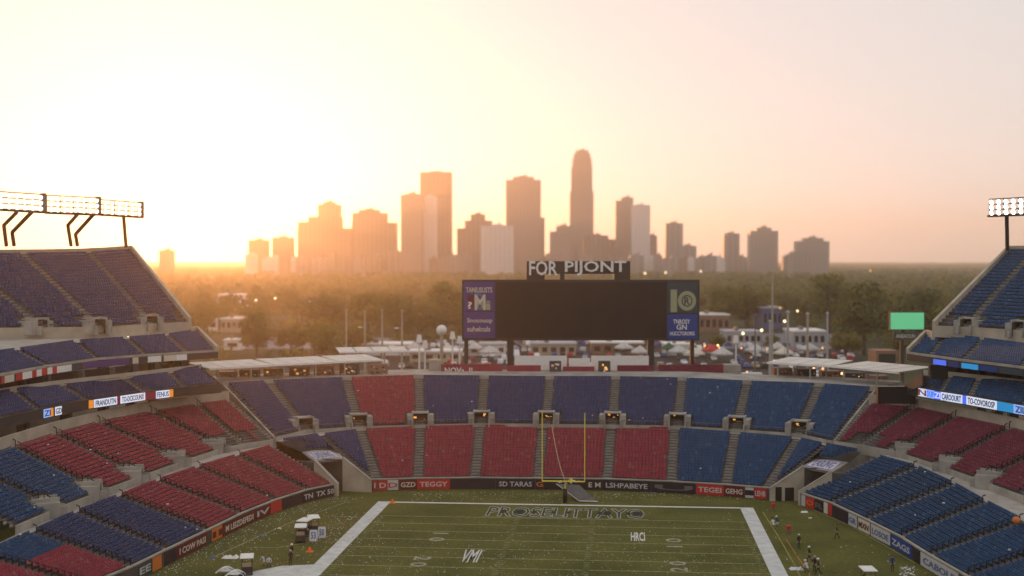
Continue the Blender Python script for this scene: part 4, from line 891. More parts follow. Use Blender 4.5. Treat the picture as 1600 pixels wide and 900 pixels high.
# spectators' balloons / bag items in the stands
p = az(1588, 813, 6.3); mb = MB(); mb.sphere(p, .42, M['banner_orange'], 12, 8); mb.cyl(p-[0, 0, 1.0], p-[0, 0, .4], .02, M['rope'], seg=4); tag(mb.build('balloon', None, origin=p), 'orange balloon over the blue seats near the frame edge', 'balloon')
mb = MB()   # scraps of paper left on the seats
for _ in range(55):
    i_ = random.choice([0, 1, 2, 3, 4, 5]); f = random.random(); t_ = random.random()
    L0, L1 = random.choice([(lb, lt), (ub[2:], ut[2:]), (LF, LM), (LU, LT), (RF, RM)]); i_ = min(i_, len(L0)-2, len(L1)-2)
    q = (L0[i_]*(1-t_)+L0[i_+1]*t_)*(1-f)+(L1[i_]*(1-t_)+L1[i_+1]*t_)*f; mb.box(q+[0, 0, .75], (random.uniform(.1, .3), random.uniform(.1, .25), .12), random.choice([M['cloth_white'], M['white'], M['cream'], M['black']]), rz=random.random()*3)
tag(mb.build('paper_litter'), 'scraps of paper and cups left among the seats', 'litter', kind='stuff')
# confetti and litter
mb = MB(); cols = [M['cloth_white'], M['border'], M['white'], M['blue_panel'], M['banner_red'], M['gold']]
def bits(n_, fn, s0, s1, w_=None):
    for _ in range(n_):
        u, v = fn(); p = az(u, v); s_ = random.uniform(s0, s1); a_ = random.uniform(0, 3.1); ca, sa = math.cos(a_)*s_, math.sin(a_)*s_
        mb.add([(p[0]-ca, p[1]-sa, .03), (p[0]+sa*.6, p[1]-ca*.6, .03), (p[0]+ca, p[1]+sa, .045+s_*.3), (p[0]-sa*.6, p[1]+ca*.6, .03+s_*.2)], [(0, 1, 2, 3)], random.choice(cols if w_ is None else w_))
U = random.uniform
bits(600, lambda: (U(640, 1195), 769+abs(random.gauss(0, 7))), .04, .11, cols[:3]); 
bits(900, lambda: (U(500, 1190), 800+U(0, 1)**.7*100), .04, .10, [M['cloth_white'], M['gold'], M['cream']])
def nearwall():
    p = between(wl(lfw), U(210, 520)); q = proj((p[0]+abs(random.gauss(0, 2.5))+.4, p[1]-U(0, 2), 0)); return q[0], q[1]
bits(600, nearwall, .03, .11, cols[:4]); bits(500, lambda: (U(330, 600), U(795, 885)), .05, .12); bits(260, lambda: (U(505, 560), U(800, 850)), .05, .12, cols[:1]+cols[4:])
bits(80, lambda: (U(1190, 1450), U(790, 900)), .04, .12, cols[:3]); bits(60, lambda: (U(1405, 1430), U(885, 900)), .06, .2, cols[:3])
mb.f = [f for f in mb.f]; tag(mb.build('confetti'), 'pale confetti and paper litter scattered over the grass', 'litter', kind='stuff')
for (u, v, w_, m_, lb_) in ((360, 872, 1.1, 'white', 'large crumpled white plastic sheet by the side wall'), (332, 871, .5, 'blue_panel', 'crumpled light blue bag on the grass near the wall'), (408, 838, .5, 'blue_panel', 'crumpled light blue bag behind the carts'), (437, 826, .3, 'white', 'small white bag on the grass behind the carts'),
                      (1257, 801, .6, 'white', 'white paper sheet near the blue tunnel'), (1244, 890, .9, 'cloth_white', 'flat white towel beside the yellow line'), (610, 826, .01, 'white', None), (1266, 810, .3, 'white', 'small white scrap farther from the blue tunnel')):
    if lb_ is None: continue
    p = az(u, v); mb = MB(); N_ = 7; vs = []; fs = []
    for i_ in range(N_):
        for j in range(N_): vs.append((p[0]+(i_/(N_-1)-.5)*w_*1.6+U(-.08, .08)*w_, p[1]+(j/(N_-1)-.5)*w_+U(-.08, .08)*w_, .04+U(0, .35)*w_*(0 < i_ < N_-1 and 0 < j < N_-1)))
    for i_ in range(N_-1):
        for j in range(N_-1): a = i_*N_+j; fs.append((a, a+N_, a+N_+1, a+1))
    mb.add(vs, fs, M[m_]); tag(mb.build('plastic_sheet', None, origin=p), lb_, 'litter', 'sheets and bags lying on the grass')

# ------------------------------------------------------------ beyond the stadium: lots, roofs, poles, lamps
mb = MB()
def gpoly(px, z, m): mb.add([tuple(az(u, v, z)) for u, v in px], [tuple(range(len(px)))], m)
gpoly([(560, 600), (1380, 600), (1330, 538), (1110, 528), (600, 533), (420, 548), (330, 590)], -.24, M['asphalt'])
tag(mb.build('parking_lot_ground'), kind='structure')
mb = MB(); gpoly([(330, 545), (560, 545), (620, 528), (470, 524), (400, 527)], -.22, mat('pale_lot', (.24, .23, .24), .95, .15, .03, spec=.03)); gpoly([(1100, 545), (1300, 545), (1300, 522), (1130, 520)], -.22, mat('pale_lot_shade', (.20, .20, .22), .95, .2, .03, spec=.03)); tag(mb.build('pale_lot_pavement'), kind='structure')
def lowbuild(u0, u1, vtop, vbase, dep, wall, roof, label, wins=0, name='low_building', grp='low buildings beyond the stadium'):
    a = az(u0, vbase, -.3); b_ = az(u1, vbase, -.3); d = a@FWD if False else proj(a)[2]; h = (vbase-vtop)*d/2000.
    c = (a+b_)/2; L = np.linalg.norm((b_-a)[:2]); t = tag(empty(name, (c[0], c[1], -.3)), label, 'building', grp)
    mb = MB(); x = unit2(b_-a); nn = np.array([-x[1], x[0]]); nn = nn if nn[1] > 0 else -nn
    def Q(s_, c_, z): return (*(a[:2]+x*s_+nn*c_), z)
    mb.hexa([Q(0, 0, -.3), Q(L, 0, -.3), Q(L, dep, -.3), Q(0, dep, -.3), Q(0, 0, h), Q(L, 0, h), Q(L, dep, h), Q(0, dep, h)], M[wall]); mb.build('wall', t)
    mb = MB(); mb.hexa([Q(-.4, -.4, h+.01), Q(L+.4, -.4, h+.01), Q(L+.4, dep+.4, h+.01), Q(-.4, dep+.4, h+.01), Q(-.4, -.4, h+.6), Q(L+.4, -.4, h+.6), Q(L+.4, dep+.4, h+.6), Q(-.4, dep+.4, h+.6)], M[roof])
    mb.hexa([Q(L*.3, dep*.3, h+.6), Q(L*.4, dep*.3, h+.6), Q(L*.4, dep*.5, h+.6), Q(L*.3, dep*.5, h+.6), Q(L*.3, dep*.3, h+2), Q(L*.4, dep*.3, h+2), Q(L*.4, dep*.5, h+2), Q(L*.3, dep*.5, h+2)], M['steel']); mb.build('roof', t)
    for k in range(wins):
        s0 = L*(k+.2)/wins; s1 = L*(k+.8)/wins; mb = MB(); mb.hexa([Q(s0, -.05, h*.3), Q(s1, -.05, h*.3), Q(s1, .1, h*.3), Q(s0, .1, h*.3), Q(s0, -.05, h*.75), Q(s1, -.05, h*.75), Q(s1, .1, h*.75), Q(s0, .1, h*.75)], M['glass']); mb.build('window', t)
    return t
lowbuild(340, 386, 462, 486, 25, 'white', 'white', 'white low building glowing in the haze nearest the sunward stand', 4)
lowbuild(345, 378, 500, 519, 20, 'tan', 'white', 'pale shed below the white building by the sunward stand', 4)
lowbuild(300, 340, 500, 518, 20, 'white', 'white', 'long low white shed half hidden by the sunward stand', 3)
lowbuild(470, 520, 474, 484, 30, 'tan', 'white', 'low white-roofed hall between the trees in the sun glow', 5)
lowbuild(350, 376, 534, 547, 8, 'white', 'white', 'small white box building beside the sunward canopy', 1)
lowbuild(555, 640, 541, 556, 14, 'white', 'white', 'long flat white building behind the row of tall poles', 6)
lowbuild(1092, 1140, 494, 520, 25, 'brick', 'white', 'brick hall with white roof beside the scoreboard', 5)
lowbuild(1346, 1378, 480, 494, 25, 'white', 'roofing', 'pale grey hall among the trees before the green billboard', 4)
lowbuild(1192, 1222, 483, 515, 25, 'blue_panel', 'roofing', 'blue grey multi-storey block behind the tall poles', 4)
lowbuild(1135, 1190, 521, 540, 16, 'roofing', 'roofing', 'wide grey low building left of the tall poles', 6)
lowbuild(1240, 1290, 520, 543, 18, 'roofing', 'white', 'grey low building between the two paler poles', 5)
lowbuild(1040, 1085, 541, 556, 12, 'white', 'white', 'white pavilion just right of the scoreboard column', 4)
lowbuild(720, 790, 541, 556, 12, 'white', 'roofing', 'white pavilion left of the scoreboard column', 5)
lowbuild(640, 720, 552, 566, 10, 'tan', 'white', 'low tan pavilion below the white globe tower', 4)
lowbuild(830, 900, 540, 556, 12, 'tan', 'roofing', 'low pavilion seen under the scoreboard, left part', 5)
lowbuild(925, 1005, 538, 555, 12, 'brick', 'white', 'low brick pavilion seen under the scoreboard, right part', 5)
def pole(u, v0, d, r_, label, m='white', armed=False):
    m = 'tan' if m == 'white' else m
    top = ad(u, v0, d); b_ = top.copy(); b_[2] = -.3; t = tag(empty('flag_pole', tuple(b_)), label, 'pole', 'tall poles behind the concourse')
    mb = MB(); mb.cyl(b_, top, r_*1.5, M[m], r_, seg=8); mb.build('shaft', t)
    mb = MB(); mb.sphere(top, r_*1.8, M[m], 8, 6); mb.build('finial', t)
    if armed: mb = MB(); mb.cyl(top-[1.0, 0, 4], top-[0, 0, 4], .10, M[m], seg=6); mb.box(top-[1.3, 0, 4], (.8, .4, .35), M['white']); mb.build('arm', t)
for a in [(541, 485, 330, .20, 'first pale pole counted from the sunward stand'), (570, 487, 330, .20, 'second pale pole from the sunward stand, with a short arm near its top', 'white', True), (597, 485, 330, .20, 'third pale pole from the sunward stand'), (628, 486, 300, .21, 'fourth pale pole, standing next to the white globe', 'white', True),
          (1207, 426, 340, .22, 'tallest and thinnest pole right of the scoreboard', 'tan'), (1203, 502, 300, .21, 'grey pole in front of the blue grey block', 'roofing'), (1231, 488, 300, .26, 'grey pole beside the round street light', 'roofing'), (1262, 491, 300, .26, 'thick pale pinkish pole in the middle of the shaded group'), (1293, 490, 300, .21, 'last grey pole nearest the round tree', 'roofing'), (1180, 495, 320, .15, 'thin dark pole left of the blue grey block', 'steel')]: pole(*a)
p = ad(690, 516, 300); t = tag(empty('globe_tower', (p[0], p[1], -.3)), 'white globe on a thick pale column left of the scoreboard', 'tower')
mb = MB(); mb.cyl((p[0], p[1], -.3), p, .5, M['tan'], .38, seg=10); mb.build('column', t); mb = MB(); mb.sphere(p, 1.25, M['white'], 16, 12); mb.build('globe', t, smooth=True)
for u, v, d, lb_ in ((655, 529, 300, 'short white stacked ornament pole nearest the poles'), (664, 538, 298, 'short white ornament pole beside it, the lower one'), (707, 524, 305, 'white lantern pole under the purple panels'), (718, 531, 302, 'small white lantern pole right beneath the scoreboard edge'), (1150, 530, 310, 'white lantern pole right of the brick hall')):
    p = ad(u, v, d); t = tag(empty('lantern_post', (p[0], p[1], -.3)), lb_, 'lantern post', 'white lantern posts round the plaza'); mb = MB(); mb.cyl((p[0], p[1], -.3), p, .25, M['white'], .18, seg=8); mb.build('shaft', t); mb = MB(); mb.box(p, (1.3, 1.3, 1.8), M['white'], taper=.6); mb.build('lantern', t)
for u, v, d, r_, m_, lb_ in ((400, 469, 800, .9, 'lamp_warm', 'lit street lamp beside the white building in the glow'), (430, 466, 800, .9, 'lamp_warm', 'lit street lamp a little to the right in the glow'), (1219, 481, 620, .8, 'lamp_amber', 'amber street lamp above the blue grey block'), (1226, 502, 420, .65, 'lamp_warm', 'lit street lamp between the tall grey poles'),
                      (1161, 521, 420, .65, 'lamp_warm', 'lit street lamp above the wide grey building'), (1190, 516, 420, .65, 'lamp_warm', 'lit street lamp in front of the blue grey block'), (1246, 486, 600, .7, 'lamp_warm', 'lit street lamp above the pale pinkish pole'), (1360, 423, 1300, 1.5, 'lamp_amber', 'orange light far off over the woods'),
                      (1008, 427, 1500, 1.6, 'lamp_warm', 'far pale light just right of the rooftop sign'), (1040, 426, 1500, 1.6, 'lamp_warm', 'far pale light in the middle over the woods'), (1095, 424, 1500, 1.3, 'lamp_warm', 'faint far light above the scoreboard corner'), (200, 526, 182, .12, 'lamp_warm', 'tiny lit lamp on the sunward upper deck walkway')):
    p = ad(u, v, d); z0 = -.3 if d > 200 else p[2]-1.6; t = tag(empty('street_lamp', (p[0], p[1], z0)), lb_, 'street lamp', 'lit lamps'); mb = MB(); mb.cyl((p[0], p[1], z0), p, max(.05, r_*.12), M['steel'], seg=6); mb.build('pole', t); mb = MB(); mb.sphere(p, r_*.72, M[m_], 10, 8); mb.build('lamp_head', t, smooth=True)

ORD = ['first', 'second', 'third', 'fourth', 'fifth', 'sixth', 'seventh', 'eighth', 'ninth', 'tenth', 'eleventh', 'twelfth', 'thirteenth', 'fourteenth', 'fifteenth', 'sixteenth']
def ordn(i): return ORD[i] if i < 16 else '%dth' % (i+1)
LAND = [(330, 'the sunward stand'), (460, 'the lone small blocks'), (560, 'the stepped tower'), (650, 'the pale poles'), (760, 'the purple panels'), (900, 'the video screen'), (1030, 'the tallest tower'), (1120, 'the blue panel'), (1220, 'the slim grey block'), (1320, 'the broad apartment tower'), (1430, 'the green billboard'), (1800, 'the shaded stand')]
def landmark(u):
    for lim, t_ in LAND:
        if u < lim: return t_
    return LAND[-1][1]
from collections import defaultdict
# cars
def make_car(m, kind):
    mb = MB(); L, W, H = {'car': (4.4, 1.8, 1.45), 'suv': (4.7, 1.9, 1.75), 'van': (5.4, 2.0, 2.3)}[kind]
    prof = {'car': [(-.5, .22), (-.5, .55), (-.44, .62), (-.30, .66), (-.18, 1), (.12, 1), (.28, .66), (.46, .58), (.5, .45), (.5, .22)], 'suv': [(-.5, .22), (-.49, .62), (-.45, .97), (-.40, 1), (.12, 1), (.26, .64), (.46, .58), (.5, .45), (.5, .22)], 'van': [(-.5, .18), (-.5, .95), (-.47, 1), (.22, 1), (.38, .58), (.48, .5), (.5, .4), (.5, .18)]}[kind]
    n_ = len(prof); vs = [(x*L, -W/2*(1 if z < .7 else .84), z*H) for x, z in prof]+[(x*L, W/2*(1 if z < .7 else .84), z*H) for x, z in prof]
    mb.add(vs, [tuple(range(n_)), tuple(range(2*n_-1, n_-1, -1))]+[(i_, i_+n_, (i_+1) % n_+n_, (i_+1) % n_) for i_ in range(n_)], m)
    mb.box((-.03*L, 0, .82*H), (.52*L, W*.93, .22*H), M['glass'], taper=.86)
    for x in (-.31*L, .31*L):
        for y in (-W/2+.05, W/2-.05): mb.cyl((x, y-.11, .33), (x, y+.11, .33), .33, M['rubber'], seg=10)
    o = mb.build('parked_car'); return o
paints = [mat('car_white', (.72, .72, .72), .3), mat('car_silver', (.38, .39, .40), .3, metal=.4), mat('car_black', (.02, .02, .022), .3), mat('car_red', (.36, .02, .02), .3), mat('car_blue', (.03, .07, .22), .3), mat('car_tan', (.38, .32, .22), .35)]
protos = []
for i_, pm in enumerate(paints):
    for k in ('car', 'suv') if i_ else ('car', 'suv', 'van'): protos.append((make_car(pm, k), ['white', 'silver', 'black', 'dark red', 'blue', 'tan'][i_], k))
used = set(); lot = []; carl = []
for v in (599, 590, 582, 575, 569, 563, 558, 553.5, 549.5, 546, 543, 540.5, 538): 
    d = 68000/(v-405.)
    for u in np.arange(600, 1330, 2.7*2000/d): 
        if random.random() < .62: lot.append((u+random.uniform(-1, 1), v))
random.shuffle(lot); lot = [q for q in lot if not (q[1] < 566 and q[0] < 640)][:290]
for (u, v) in lot:
    k = random.choice([0, 0, 1, 1, 2, 3, 4, 5, 6, 7, 8, 9, 10, 11, 12]) % len(protos); pr_, cn, kd = protos[k]
    if k in used: o = pr_.copy(); C.objects.link(o)
    else: o = pr_; used.add(k)
    p = az(u, v, -.23); o.location = tuple(p); o.rotation_euler = (0, 0, R(90)+yaw+random.uniform(-.06, .06)+(math.pi if random.random() < .5 else 0))
    carl.append((u, v, o, cn, kd))
cg = defaultdict(list)
for u, v, o, cn, kd in carl: cg[(v, cn, kd)].append((u, o))
rows_ = sorted({q[1] for q in carl}, reverse=True)
for (v, cn, kd), L in cg.items():
    L.sort(key=lambda q: q[0])
    for j_, (u, o) in enumerate(L): tag(o, '%s %s, %s parking row beyond the end stand, %s of its kind' % (cn, {'car': 'saloon', 'suv': 'estate car', 'van': 'van'}[kd], ordn(rows_.index(v)), ordn(j_)), 'car' if kd != 'van' else 'van', 'cars parked beyond the end stand')
for i_, (pr_, _, _) in enumerate(protos):
    if i_ not in used: bpy.data.objects.remove(pr_)
# event tents in the lot
tents = [(612, 560, 'white'), (648, 556, 'white'), (700, 560, 'cream'), (742, 556, 'white'), (765, 563, 'white'), (840, 552, 'white'), (975, 556, 'white'), (1000, 563, 'white'), (1060, 562, 'white'), (1085, 566, 'cream'), (1112, 560, 'banner_red'), (1128, 566, 'white'), (1180, 560, 'white'), (1215, 556, 'white'), (1225, 565, 'cream'), (1265, 558, 'white'), (1045, 557, 'cloth_green'), (1075, 553, 'cloth_green')]
dn = ['nearest the sunward poles', 'behind the four poles', 'below the white globe', 'left of the thick scoreboard column', 'beside the thick scoreboard column', 'under the dark video screen, left part', 'under the dark video screen, right part', 'beside the second scoreboard column', 'below the blue panel', 'right of the outer scoreboard column', '', 'above the grey hut', 'in front of the blue grey block', 'at the foot of the grey poles', '', 'under the shaded canopy edge', 'below the blue panel, left one', 'below the blue panel, right one']
for (u, v, m_), w_ in zip(tents, dn):
    p = az(u, v, -.25); t = tag(empty('event_tent', tuple(p), random.uniform(0, 1)), '%s pyramid tent %s' % ({'white': 'white', 'cream': 'cream', 'banner_red': 'red', 'banner_orange': 'orange', 'cloth_green': 'dark green'}[m_], w_ or 'standing among the parked cars'), 'tent', 'event tents in the car park')
    mb = MB(); s_ = 2.6; z = 3.0; mb.add([(-s_, -s_, z), (s_, -s_, z), (s_, s_, z), (-s_, s_, z), (0, 0, z+2.1), (-s_, -s_, z-.5), (s_, -s_, z-.5), (s_, s_, z-.5), (-s_, s_, z-.5)], [(0, 1, 4), (1, 2, 4), (2, 3, 4), (3, 0, 4), (5, 6, 1, 0), (6, 7, 2, 1), (7, 8, 3, 2), (8, 5, 0, 3)], M['tent_white'] if m_ == 'white' else M[m_]); o = mb.build('roof', t, pw=(0, 0, 0))
    mb = MB()
    for x in (-s_, s_):
        for y in (-s_, s_): mb.cyl((x, y, 0), (x, y, z), .06, M['steel'], seg=5)
    mb.build('leg', t, pw=(0, 0, 0))

# ------------------------------------------------------------ trees
def leaf_mat(name, a, b__):
    m = mat(name, a, .8, col2=b__, scale=.35, detail=3, spec=.15); n = m.node_tree.nodes; l = m.node_tree.links; bs = n['Principled BSDF']
    tr_ = n.new('ShaderNodeBsdfTranslucent'); tr_.inputs[0].default_value = (*[min(1, c*2.0) for c in b__], 1); mix = n.new('ShaderNodeMixShader'); mix.inputs[0].default_value = .14
    l.new(bs.outputs[0], mix.inputs[1]); l.new(tr_.outputs[0], mix.inputs[2]); l.new(mix.outputs[0], n['Material Output'].inputs[0]); return m
LM1 = [leaf_mat('leaves_olive', (.085, .095, .018), (.17, .165, .034)), leaf_mat('leaves_dark', (.055, .072, .017), (.12, .13, .032)), leaf_mat('leaves_warm', (.10, .095, .017), (.19, .165, .032))]
def leaves(cen, rad, n_, size, rng):   # n_ leaf-clump quads spread over an ellipsoid's shell
    d = rng.normal(size=(n_, 3)); d /= np.linalg.norm(d, axis=1)[:, None]; r_ = rng.uniform(.55, 1.05, n_)[:, None]
    c = cen+d*r_*rad; t1 = rng.normal(size=(n_, 3)); t1 = t1-(t1*d).sum(1)[:, None]*d*.92; t1 /= np.linalg.norm(t1, axis=1)[:, None]; t2 = np.cross(d, t1); t2 /= np.linalg.norm(t2, axis=1)[:, None]
    s_ = size*rng.uniform(.6, 1.3, n_)[:, None]
    return np.stack([c-t1*s_, c-t2*s_*.7, c+t1*s_, c+t2*s_*.7], 1)
def quads_mesh(name, V, mats, mi=None):
    me = bpy.data.meshes.new(name); N = len(V); me.vertices.add(N*4); me.vertices.foreach_set('co', V.reshape(-1)); me.loops.add(N*4); me.loops.foreach_set('vertex_index', np.arange(N*4, dtype=np.int32))
    me.polygons.add(N); me.polygons.foreach_set('loop_start', np.arange(N, dtype=np.int32)*4); me.polygons.foreach_set('loop_total', np.full(N, 4, np.int32))
    for m in mats: me.materials.append(m)
    if mi is not None: me.polygons.foreach_set('material_index', mi)
    me.update(calc_edges=True); return me
def make_tree(k):
    rng = np.random.default_rng(100+k); h = rng.uniform(11, 15); rw = rng.uniform(5.5, 8.0); Q = []
    t = empty('tree'); mb = MB(); mb.cyl((0, 0, 0), (0, 0, h*.45), .42, M['bark'], .25, seg=7)
    for c in range(22):
        a_ = rng.uniform(0, 6.28); rr = rw*math.sqrt(rng.uniform(0, 1))*.72; zz = h*(.38+.5*rng.uniform(0, 1)*(1-(rr/rw)**2*.6)); ce = np.array([math.cos(a_)*rr, math.sin(a_)*rr, zz]); rad = rng.uniform(1.9, 3.3)
        Q.append(leaves(ce, np.array([rad, rad, rad*.78]), 100, .5, rng))
        if c % 4 == 0: mb.cyl((0, 0, h*.35), ce, .16, M['bark'], .05, seg=5)
    mb.build('trunk', t, pw=(0, 0, 0)); me = quads_mesh('crown', np.concatenate(Q), [LM1[k % 3]]); o = bpy.data.objects.new('crown', me); C.objects.link(o); o.parent = t
    return t
TP = [make_tree(k) for k in range(7)]; usedt = set()
def clear_px(u, v):  # is a tree base allowed at this image column/row?
    for (a, b_, c, d) in [(330, 620, 519, 552), (330, 392, 480, 494), (340, 385, 505, 530), (465, 525, 480, 494), (560, 1385, 533, 640), (1120, 1310, 512, 560), (1088, 1145, 508, 540), (1185, 1228, 505, 530), (1340, 1384, 488, 505), (1030, 1100, 535, 575)]:
        if a < u < b_ and c < v < d: return False
    return True
fixed = [(695, 515, 1.15, 'round tree beside the purple scoreboard panels'), (748, 530, 1.0, 'tree behind the purple scoreboard panel'), (660, 520, 1.0, 'smaller tree left of the round one by the scoreboard'), (400, 556, .75, 'low round tree behind the sunlit canopy, left one'), (455, 556, .75, 'low round tree behind the sunlit canopy, right one'),
         (1168, 512, 1.2, 'large round tree right of the scoreboard'), (1128, 516, 1.1, 'tree beside the brick hall'), (1296, 520, 1.35, 'large dark tree behind the tall poles'), (1350, 556, 1.25, 'big dark tree below the green billboard'), (1322, 562, .8, 'small bright tree in front of the big dark one'), (1395, 520, 1.2, 'dark tree behind the green billboard'),
         (510, 520, 1.0, 'tree behind the first pale pole'), (575, 525, 1.1, 'tree between the second and third pale poles'), (620, 528, 1.0, 'tree behind the fourth pale pole'), (1500, 560, 1.1, 'tree half hidden by the shaded upper deck'), (1440, 545, 1.1, 'tree beside the shaded upper deck corner'), (1120, 547, .5, 'small bush-like tree by the white pavilion'), (1205, 548, .5, 'small tree among the low buildings')]
def place_tree(p, s_, label, k, grp='trees beyond the stadium'):
    t = TP[k]
    if k in usedt: o = dup(t, p, random.uniform(0, 6.28), scale=s_)
    else: o = t; usedt.add(k); o.location = tuple(p); o.scale = (s_,)*3; o.rotation_euler = (0, 0, random.uniform(0, 6.28))
    tag(o, label, 'tree', grp)
for i_, (u, v, s_, lb_) in enumerate(fixed): place_tree(az(u, v, -.3), s_*(1.45 if s_ > .9 else 1.1), lb_, i_ % 7)
cand = []; rr = random.Random(3); tries = 0
while len(cand) < 262 and tries < 20000:
    tries += 1; d = math.sqrt(rr.uniform(400**2, 1000**2)); u = rr.uniform(-60, 1640); v = 405+68600/d
    if not clear_px(u, v): continue
    p = az(u, v, -.3)
    if any((p[0]-q[0])**2+(p[1]-q[1])**2 < 13**2 for q in cand): continue
    cand.append(p)
cl = {0: 'olive', 1: 'dark green', 2: 'warm green'}
tg = defaultdict(list)
for p in cand:
    k = rr.randrange(7); u, v, d = proj(p); tg[(cl[k % 3], landmark(u), 'nearer' if d < 620 else 'middle' if d < 820 else 'farther')].append((u, p, k, rr.uniform(.75, 1.2)))
for (c_, lk, bd), L in tg.items():
    L.sort(key=lambda q: q[0])
    for j_, (u, p, k, s_) in enumerate(L): place_tree(p, s_, '%s tree, %s wood towards %s, %s of its colour' % (c_, bd, lk, ordn(j_)), k)
# far wood as one mass
rng = np.random.default_rng(5); Q = []; MI = []
for _ in range(5200):
    d = math.sqrt(rng.uniform(980**2, 3600**2)) if rng.random() < .75 else rng.uniform(980, 1800); u = rng.uniform(-80, 1680); p = ad(u, 405, d); h = rng.uniform(8, 14); r_ = rng.uniform(5, 9)
    n_ = 46; q = leaves(np.array([p[0], p[1], h*.55]), np.array([r_, r_, h*.5]), n_, 1.9, rng); Q.append(q); MI.append(np.full(n_, rng.integers(0, 3)))
# undergrowth in the middle distance
for _ in range(1500):
    d = math.sqrt(rng.uniform(420**2, 1000**2)); u = rng.uniform(-80, 1680); v = 405+68600/d
    if not clear_px(u, v): continue
    p = ad(u, 405, d); h = rng.uniform(2, 5); r_ = rng.uniform(3, 6); Q.append(leaves(np.array([p[0], p[1], h*.4]), np.array([r_, r_, h*.6]), 40, .9, rng)); MI.append(np.full(40, rng.integers(0, 3)))
me = quads_mesh('woodland', np.concatenate(Q), LM1, np.concatenate(MI).astype(np.int32)); o = bpy.data.objects.new('woodland', me); C.objects.link(o); tag(o, 'hazy olive woodland stretching from the car park to the skyline', 'woodland', kind='stuff')
mb = MB(); gx = np.linspace(-5200, 5200, 90); gy = np.linspace(3300, 9400, 45); Hh = rng.uniform(4, 13, (90, 45)); Hh[:, 0] = 0
vs = [(gx[i_]+rng.uniform(-20, 20), gy[j], Hh[i_, j]) for i_ in range(90) for j in range(45)]; fs = [(i_*45+j, (i_+1)*45+j, (i_+1)*45+j+1, i_*45+j+1) for i_ in range(89) for j in range(44)]
mb.add(vs, fs, LM1[1]); tag(mb.build('distant_woodland'), 'flat distant woodland running to the horizon', 'woodland', kind='stuff')

# ------------------------------------------------------------ skyline
def facade(name, base, glass, fx, fz):
    m = bpy.data.materials.new(name); m.use_nodes = True; n = m.node_tree.nodes; l = m.node_tree.links; b = n['Principled BSDF']; b.inputs['Roughness'].default_value = .5
    tc = n.new('ShaderNodeTexCoord'); se = n.new('ShaderNodeSeparateXYZ'); l.new(tc.outputs['Object'], se.inputs[0])
    def stripe(sock, f, duty):
        a = n.new('ShaderNodeMath'); a.operation = 'MULTIPLY'; a.inputs[1].default_value = f; l.new(sock, a.inputs[0]); c = n.new('ShaderNodeMath'); c.operation = 'FRACT'; l.new(a.outputs[0], c.inputs[0]); d = n.new('ShaderNodeMath'); d.operation = 'GREATER_THAN'; d.inputs[1].default_value = duty; l.new(c.outputs[0], d.inputs[0]); return d.outputs[0]
    sx = stripe(se.outputs[0], 1/fx, .35); sz = stripe(se.outputs[2], 1/fz, .4); mu = n.new('ShaderNodeMath'); mu.operation = 'MULTIPLY'; l.new(sx, mu.inputs[0]); l.new(sz, mu.inputs[1])
    mx = n.new('ShaderNodeMix'); mx.data_type = 'RGBA'; l.new(mu.outputs[0], mx.inputs[0]); mx.inputs[6].default_value = (*base, 1); mx.inputs[7].default_value = (*glass, 1); l.new(mx.outputs[2], b.inputs[0]); return m
FC = [facade('tower_stone', (.34, .29, .26), (.20, .18, .18), 7, 4), facade('tower_brown', (.27, .20, .17), (.15, .12, .11), 9, 4), facade('tower_grey', (.32, .30, .30), (.20, .19, .20), 12, 4), facade('tower_pale', (.74, .70, .68), (.62, .59, .58), 8, 4)]
def tower(blocks, label, d=2600, m=0, dep=None, crown=None, grp='skyline towers'):
    u0 = min(b_[0] for b_ in blocks); u1 = max(b_[1] for b_ in blocks); c = ad((u0+u1)/2, 405, d); t = tag(empty('tower_block', (c[0], c[1], -.3)), label, 'building', grp)
    t.rotation_euler = (0, 0, yaw*.6); px = d/FPX
    for i_, (a, b_, vt, *vb) in enumerate(blocks):
        x0 = (a-(u0+u1)/2)*px; x1 = (b_-(u0+u1)/2)*px; zt = CAMZ+(405-vt)*px+.3; zb = 0 if not vb else CAMZ+(405-vb[0])*px+.3; dd = dep or min(38, max(20, (x1-x0)*.9)); dd *= (1 if i_ == 0 else .8)
        mb = MB(); mb.box(((x0+x1)/2, i_*.7, (zt+zb)/2), (x1-x0, dd, zt-zb), FC[m]); 
        mb.build('tower_body' if not vb else 'roof_storey', t, pw=(0, 0, 0))
    mb = MB(); a, b_, vt = max(blocks, key=lambda q: -q[2])[:3]; x = ((a+b_)/2-(u0+u1)/2)*px; zt = CAMZ+(405-vt)*px+.3
    mb.box((x, 3, zt+1.5), ((b_-a)*px*.4, 10, 3.2), FC[m]); mb.box((x+3, 2, zt+3), (2.5, 2.5, 6), M['steel']); mb.build('roof_plant', t, pw=(0, 0, 0)); return t
tower([(251, 271, 391)], 'tiny lone block far left of the skyline in the glow', m=1)
tower([(391, 419, 375)], 'small block at the sunward end of the skyline, first of a pair', m=1); tower([(428, 458, 371)], 'small block at the sunward end of the skyline, second of a pair', m=1)
tower([(468, 553, 357), (468, 534, 347), (484, 534, 339), (499, 532, 320), (507, 523, 316, 330)], 'broad stepped tower with a narrow top, first tall one from the sun', m=1, dep=45)
tower([(552, 620, 348), (552, 605, 333), (562, 593, 328, 340)], 'broad stepped block with flat top between the two sunward tower groups', m=1)
tower([(628, 661, 305), (634, 655, 303, 310)], 'slim tower in front of the tall flat-topped one', d=2450, m=0); tower([(661, 683, 307)], 'pale glass slab leaning close on the tall flat-topped tower', d=2480, m=3)
tower([(658, 706, 270)], 'tall flat-topped brown tower, second highest in the skyline', m=1)
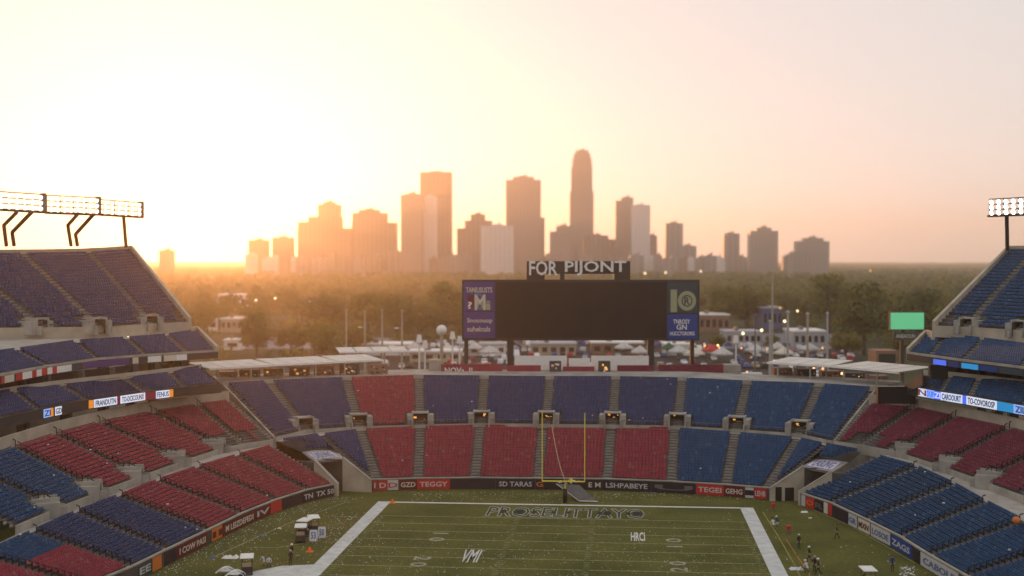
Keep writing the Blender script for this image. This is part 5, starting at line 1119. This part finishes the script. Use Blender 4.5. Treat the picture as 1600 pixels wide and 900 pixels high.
tower([(715, 770, 357), (727, 769, 345), (736, 758, 335, 350)], 'short stepped tower just left of the pale slab', m=1); tower([(752, 802, 353)], 'pale blank slab building among the brown towers', d=2150, m=3)
tower([(791, 845, 282), (845, 851, 340), (802, 834, 277, 290)], 'wide tall tower with a notched top right of the pale slab', m=0); tower([(859, 892, 362), (869, 892, 353)], 'low tower at the left foot of the tallest one', m=0, d=2500)
t = tower([(890, 927, 300), (892, 925, 262, 300), (894, 924, 249, 262), (896, 922, 241, 249), (899, 919, 236, 241)], 'tallest tower of the skyline with a rounded tapering crown', m=0, dep=46)
tower([(912, 950, 368), (950, 962, 374)], 'low broad block at the right foot of the tallest tower', m=1, d=2500)
tower([(961, 988, 314), (970, 989, 309, 320)], 'grey tower with a lit edge right of the tallest', m=0); tower([(986, 1015, 321)], 'pale flat tower joined to the grey one', m=3, d=2550); tower([(1012, 1026, 368)], 'small dark block beside the pale flat tower', m=1)
tower([(1039, 1066, 349)], 'isolated slim grey tower', m=2); tower([(1062, 1087, 384)], 'low grey block beside the isolated slim tower', m=2)
tower([(1130, 1154, 365)], 'slim plain block left of the notched one', m=2); tower([(1170, 1213, 361), (1181, 1204, 356, 365)], 'notched brown apartment tower', m=0, d=2500); tower([(1237, 1250, 393), (1243, 1293, 377), (1254, 1284, 372, 380)], 'broad apartment tower at the shaded end of the skyline', m=0, d=2400, dep=40)
rr = random.Random(9)
for ci_, u in enumerate(np.arange(385, 1120, 13)):
    w_ = rr.uniform(10, 24); tower([(u, u+w_, rr.uniform(392, 405) if u < 1000 else rr.uniform(398, 406))], 'low hazy block in the city strip below the towers, %s from the sun side' % ordn(ci_), d=rr.uniform(2250, 2700), m=rr.choice([0, 1, 2, 0, 2, 3]), grp='low city blocks')
for u in (1150, 1222): tower([(u, u+rr.uniform(10, 18), rr.uniform(400, 405))], 'lone low hazy block %s' % ('between the slim block and the notched tower' if u < 1200 else 'between the notched tower and the broad one'), d=2600, m=2, grp='low city blocks')

# ------------------------------------------------------------ haze
hm = bpy.data.materials.new('haze'); hm.use_nodes = True; n = hm.node_tree.nodes; n.remove(n['Principled BSDF']); pv = n.new('ShaderNodeVolumePrincipled')
pv.inputs['Color'].default_value = (.99, .88, .75, 1); pv.inputs['Density'].default_value = HAZE_DENSITY; pv.inputs['Anisotropy'].default_value = HAZE_G
hm.node_tree.links.new(pv.outputs[0], n['Material Output'].inputs['Volume'])
mb = MB(); mb.box((0, 0, 159), (20000, 20000, 322), hm); tag(mb.build('haze'), kind='stuff', label='warm evening haze', cat='haze')
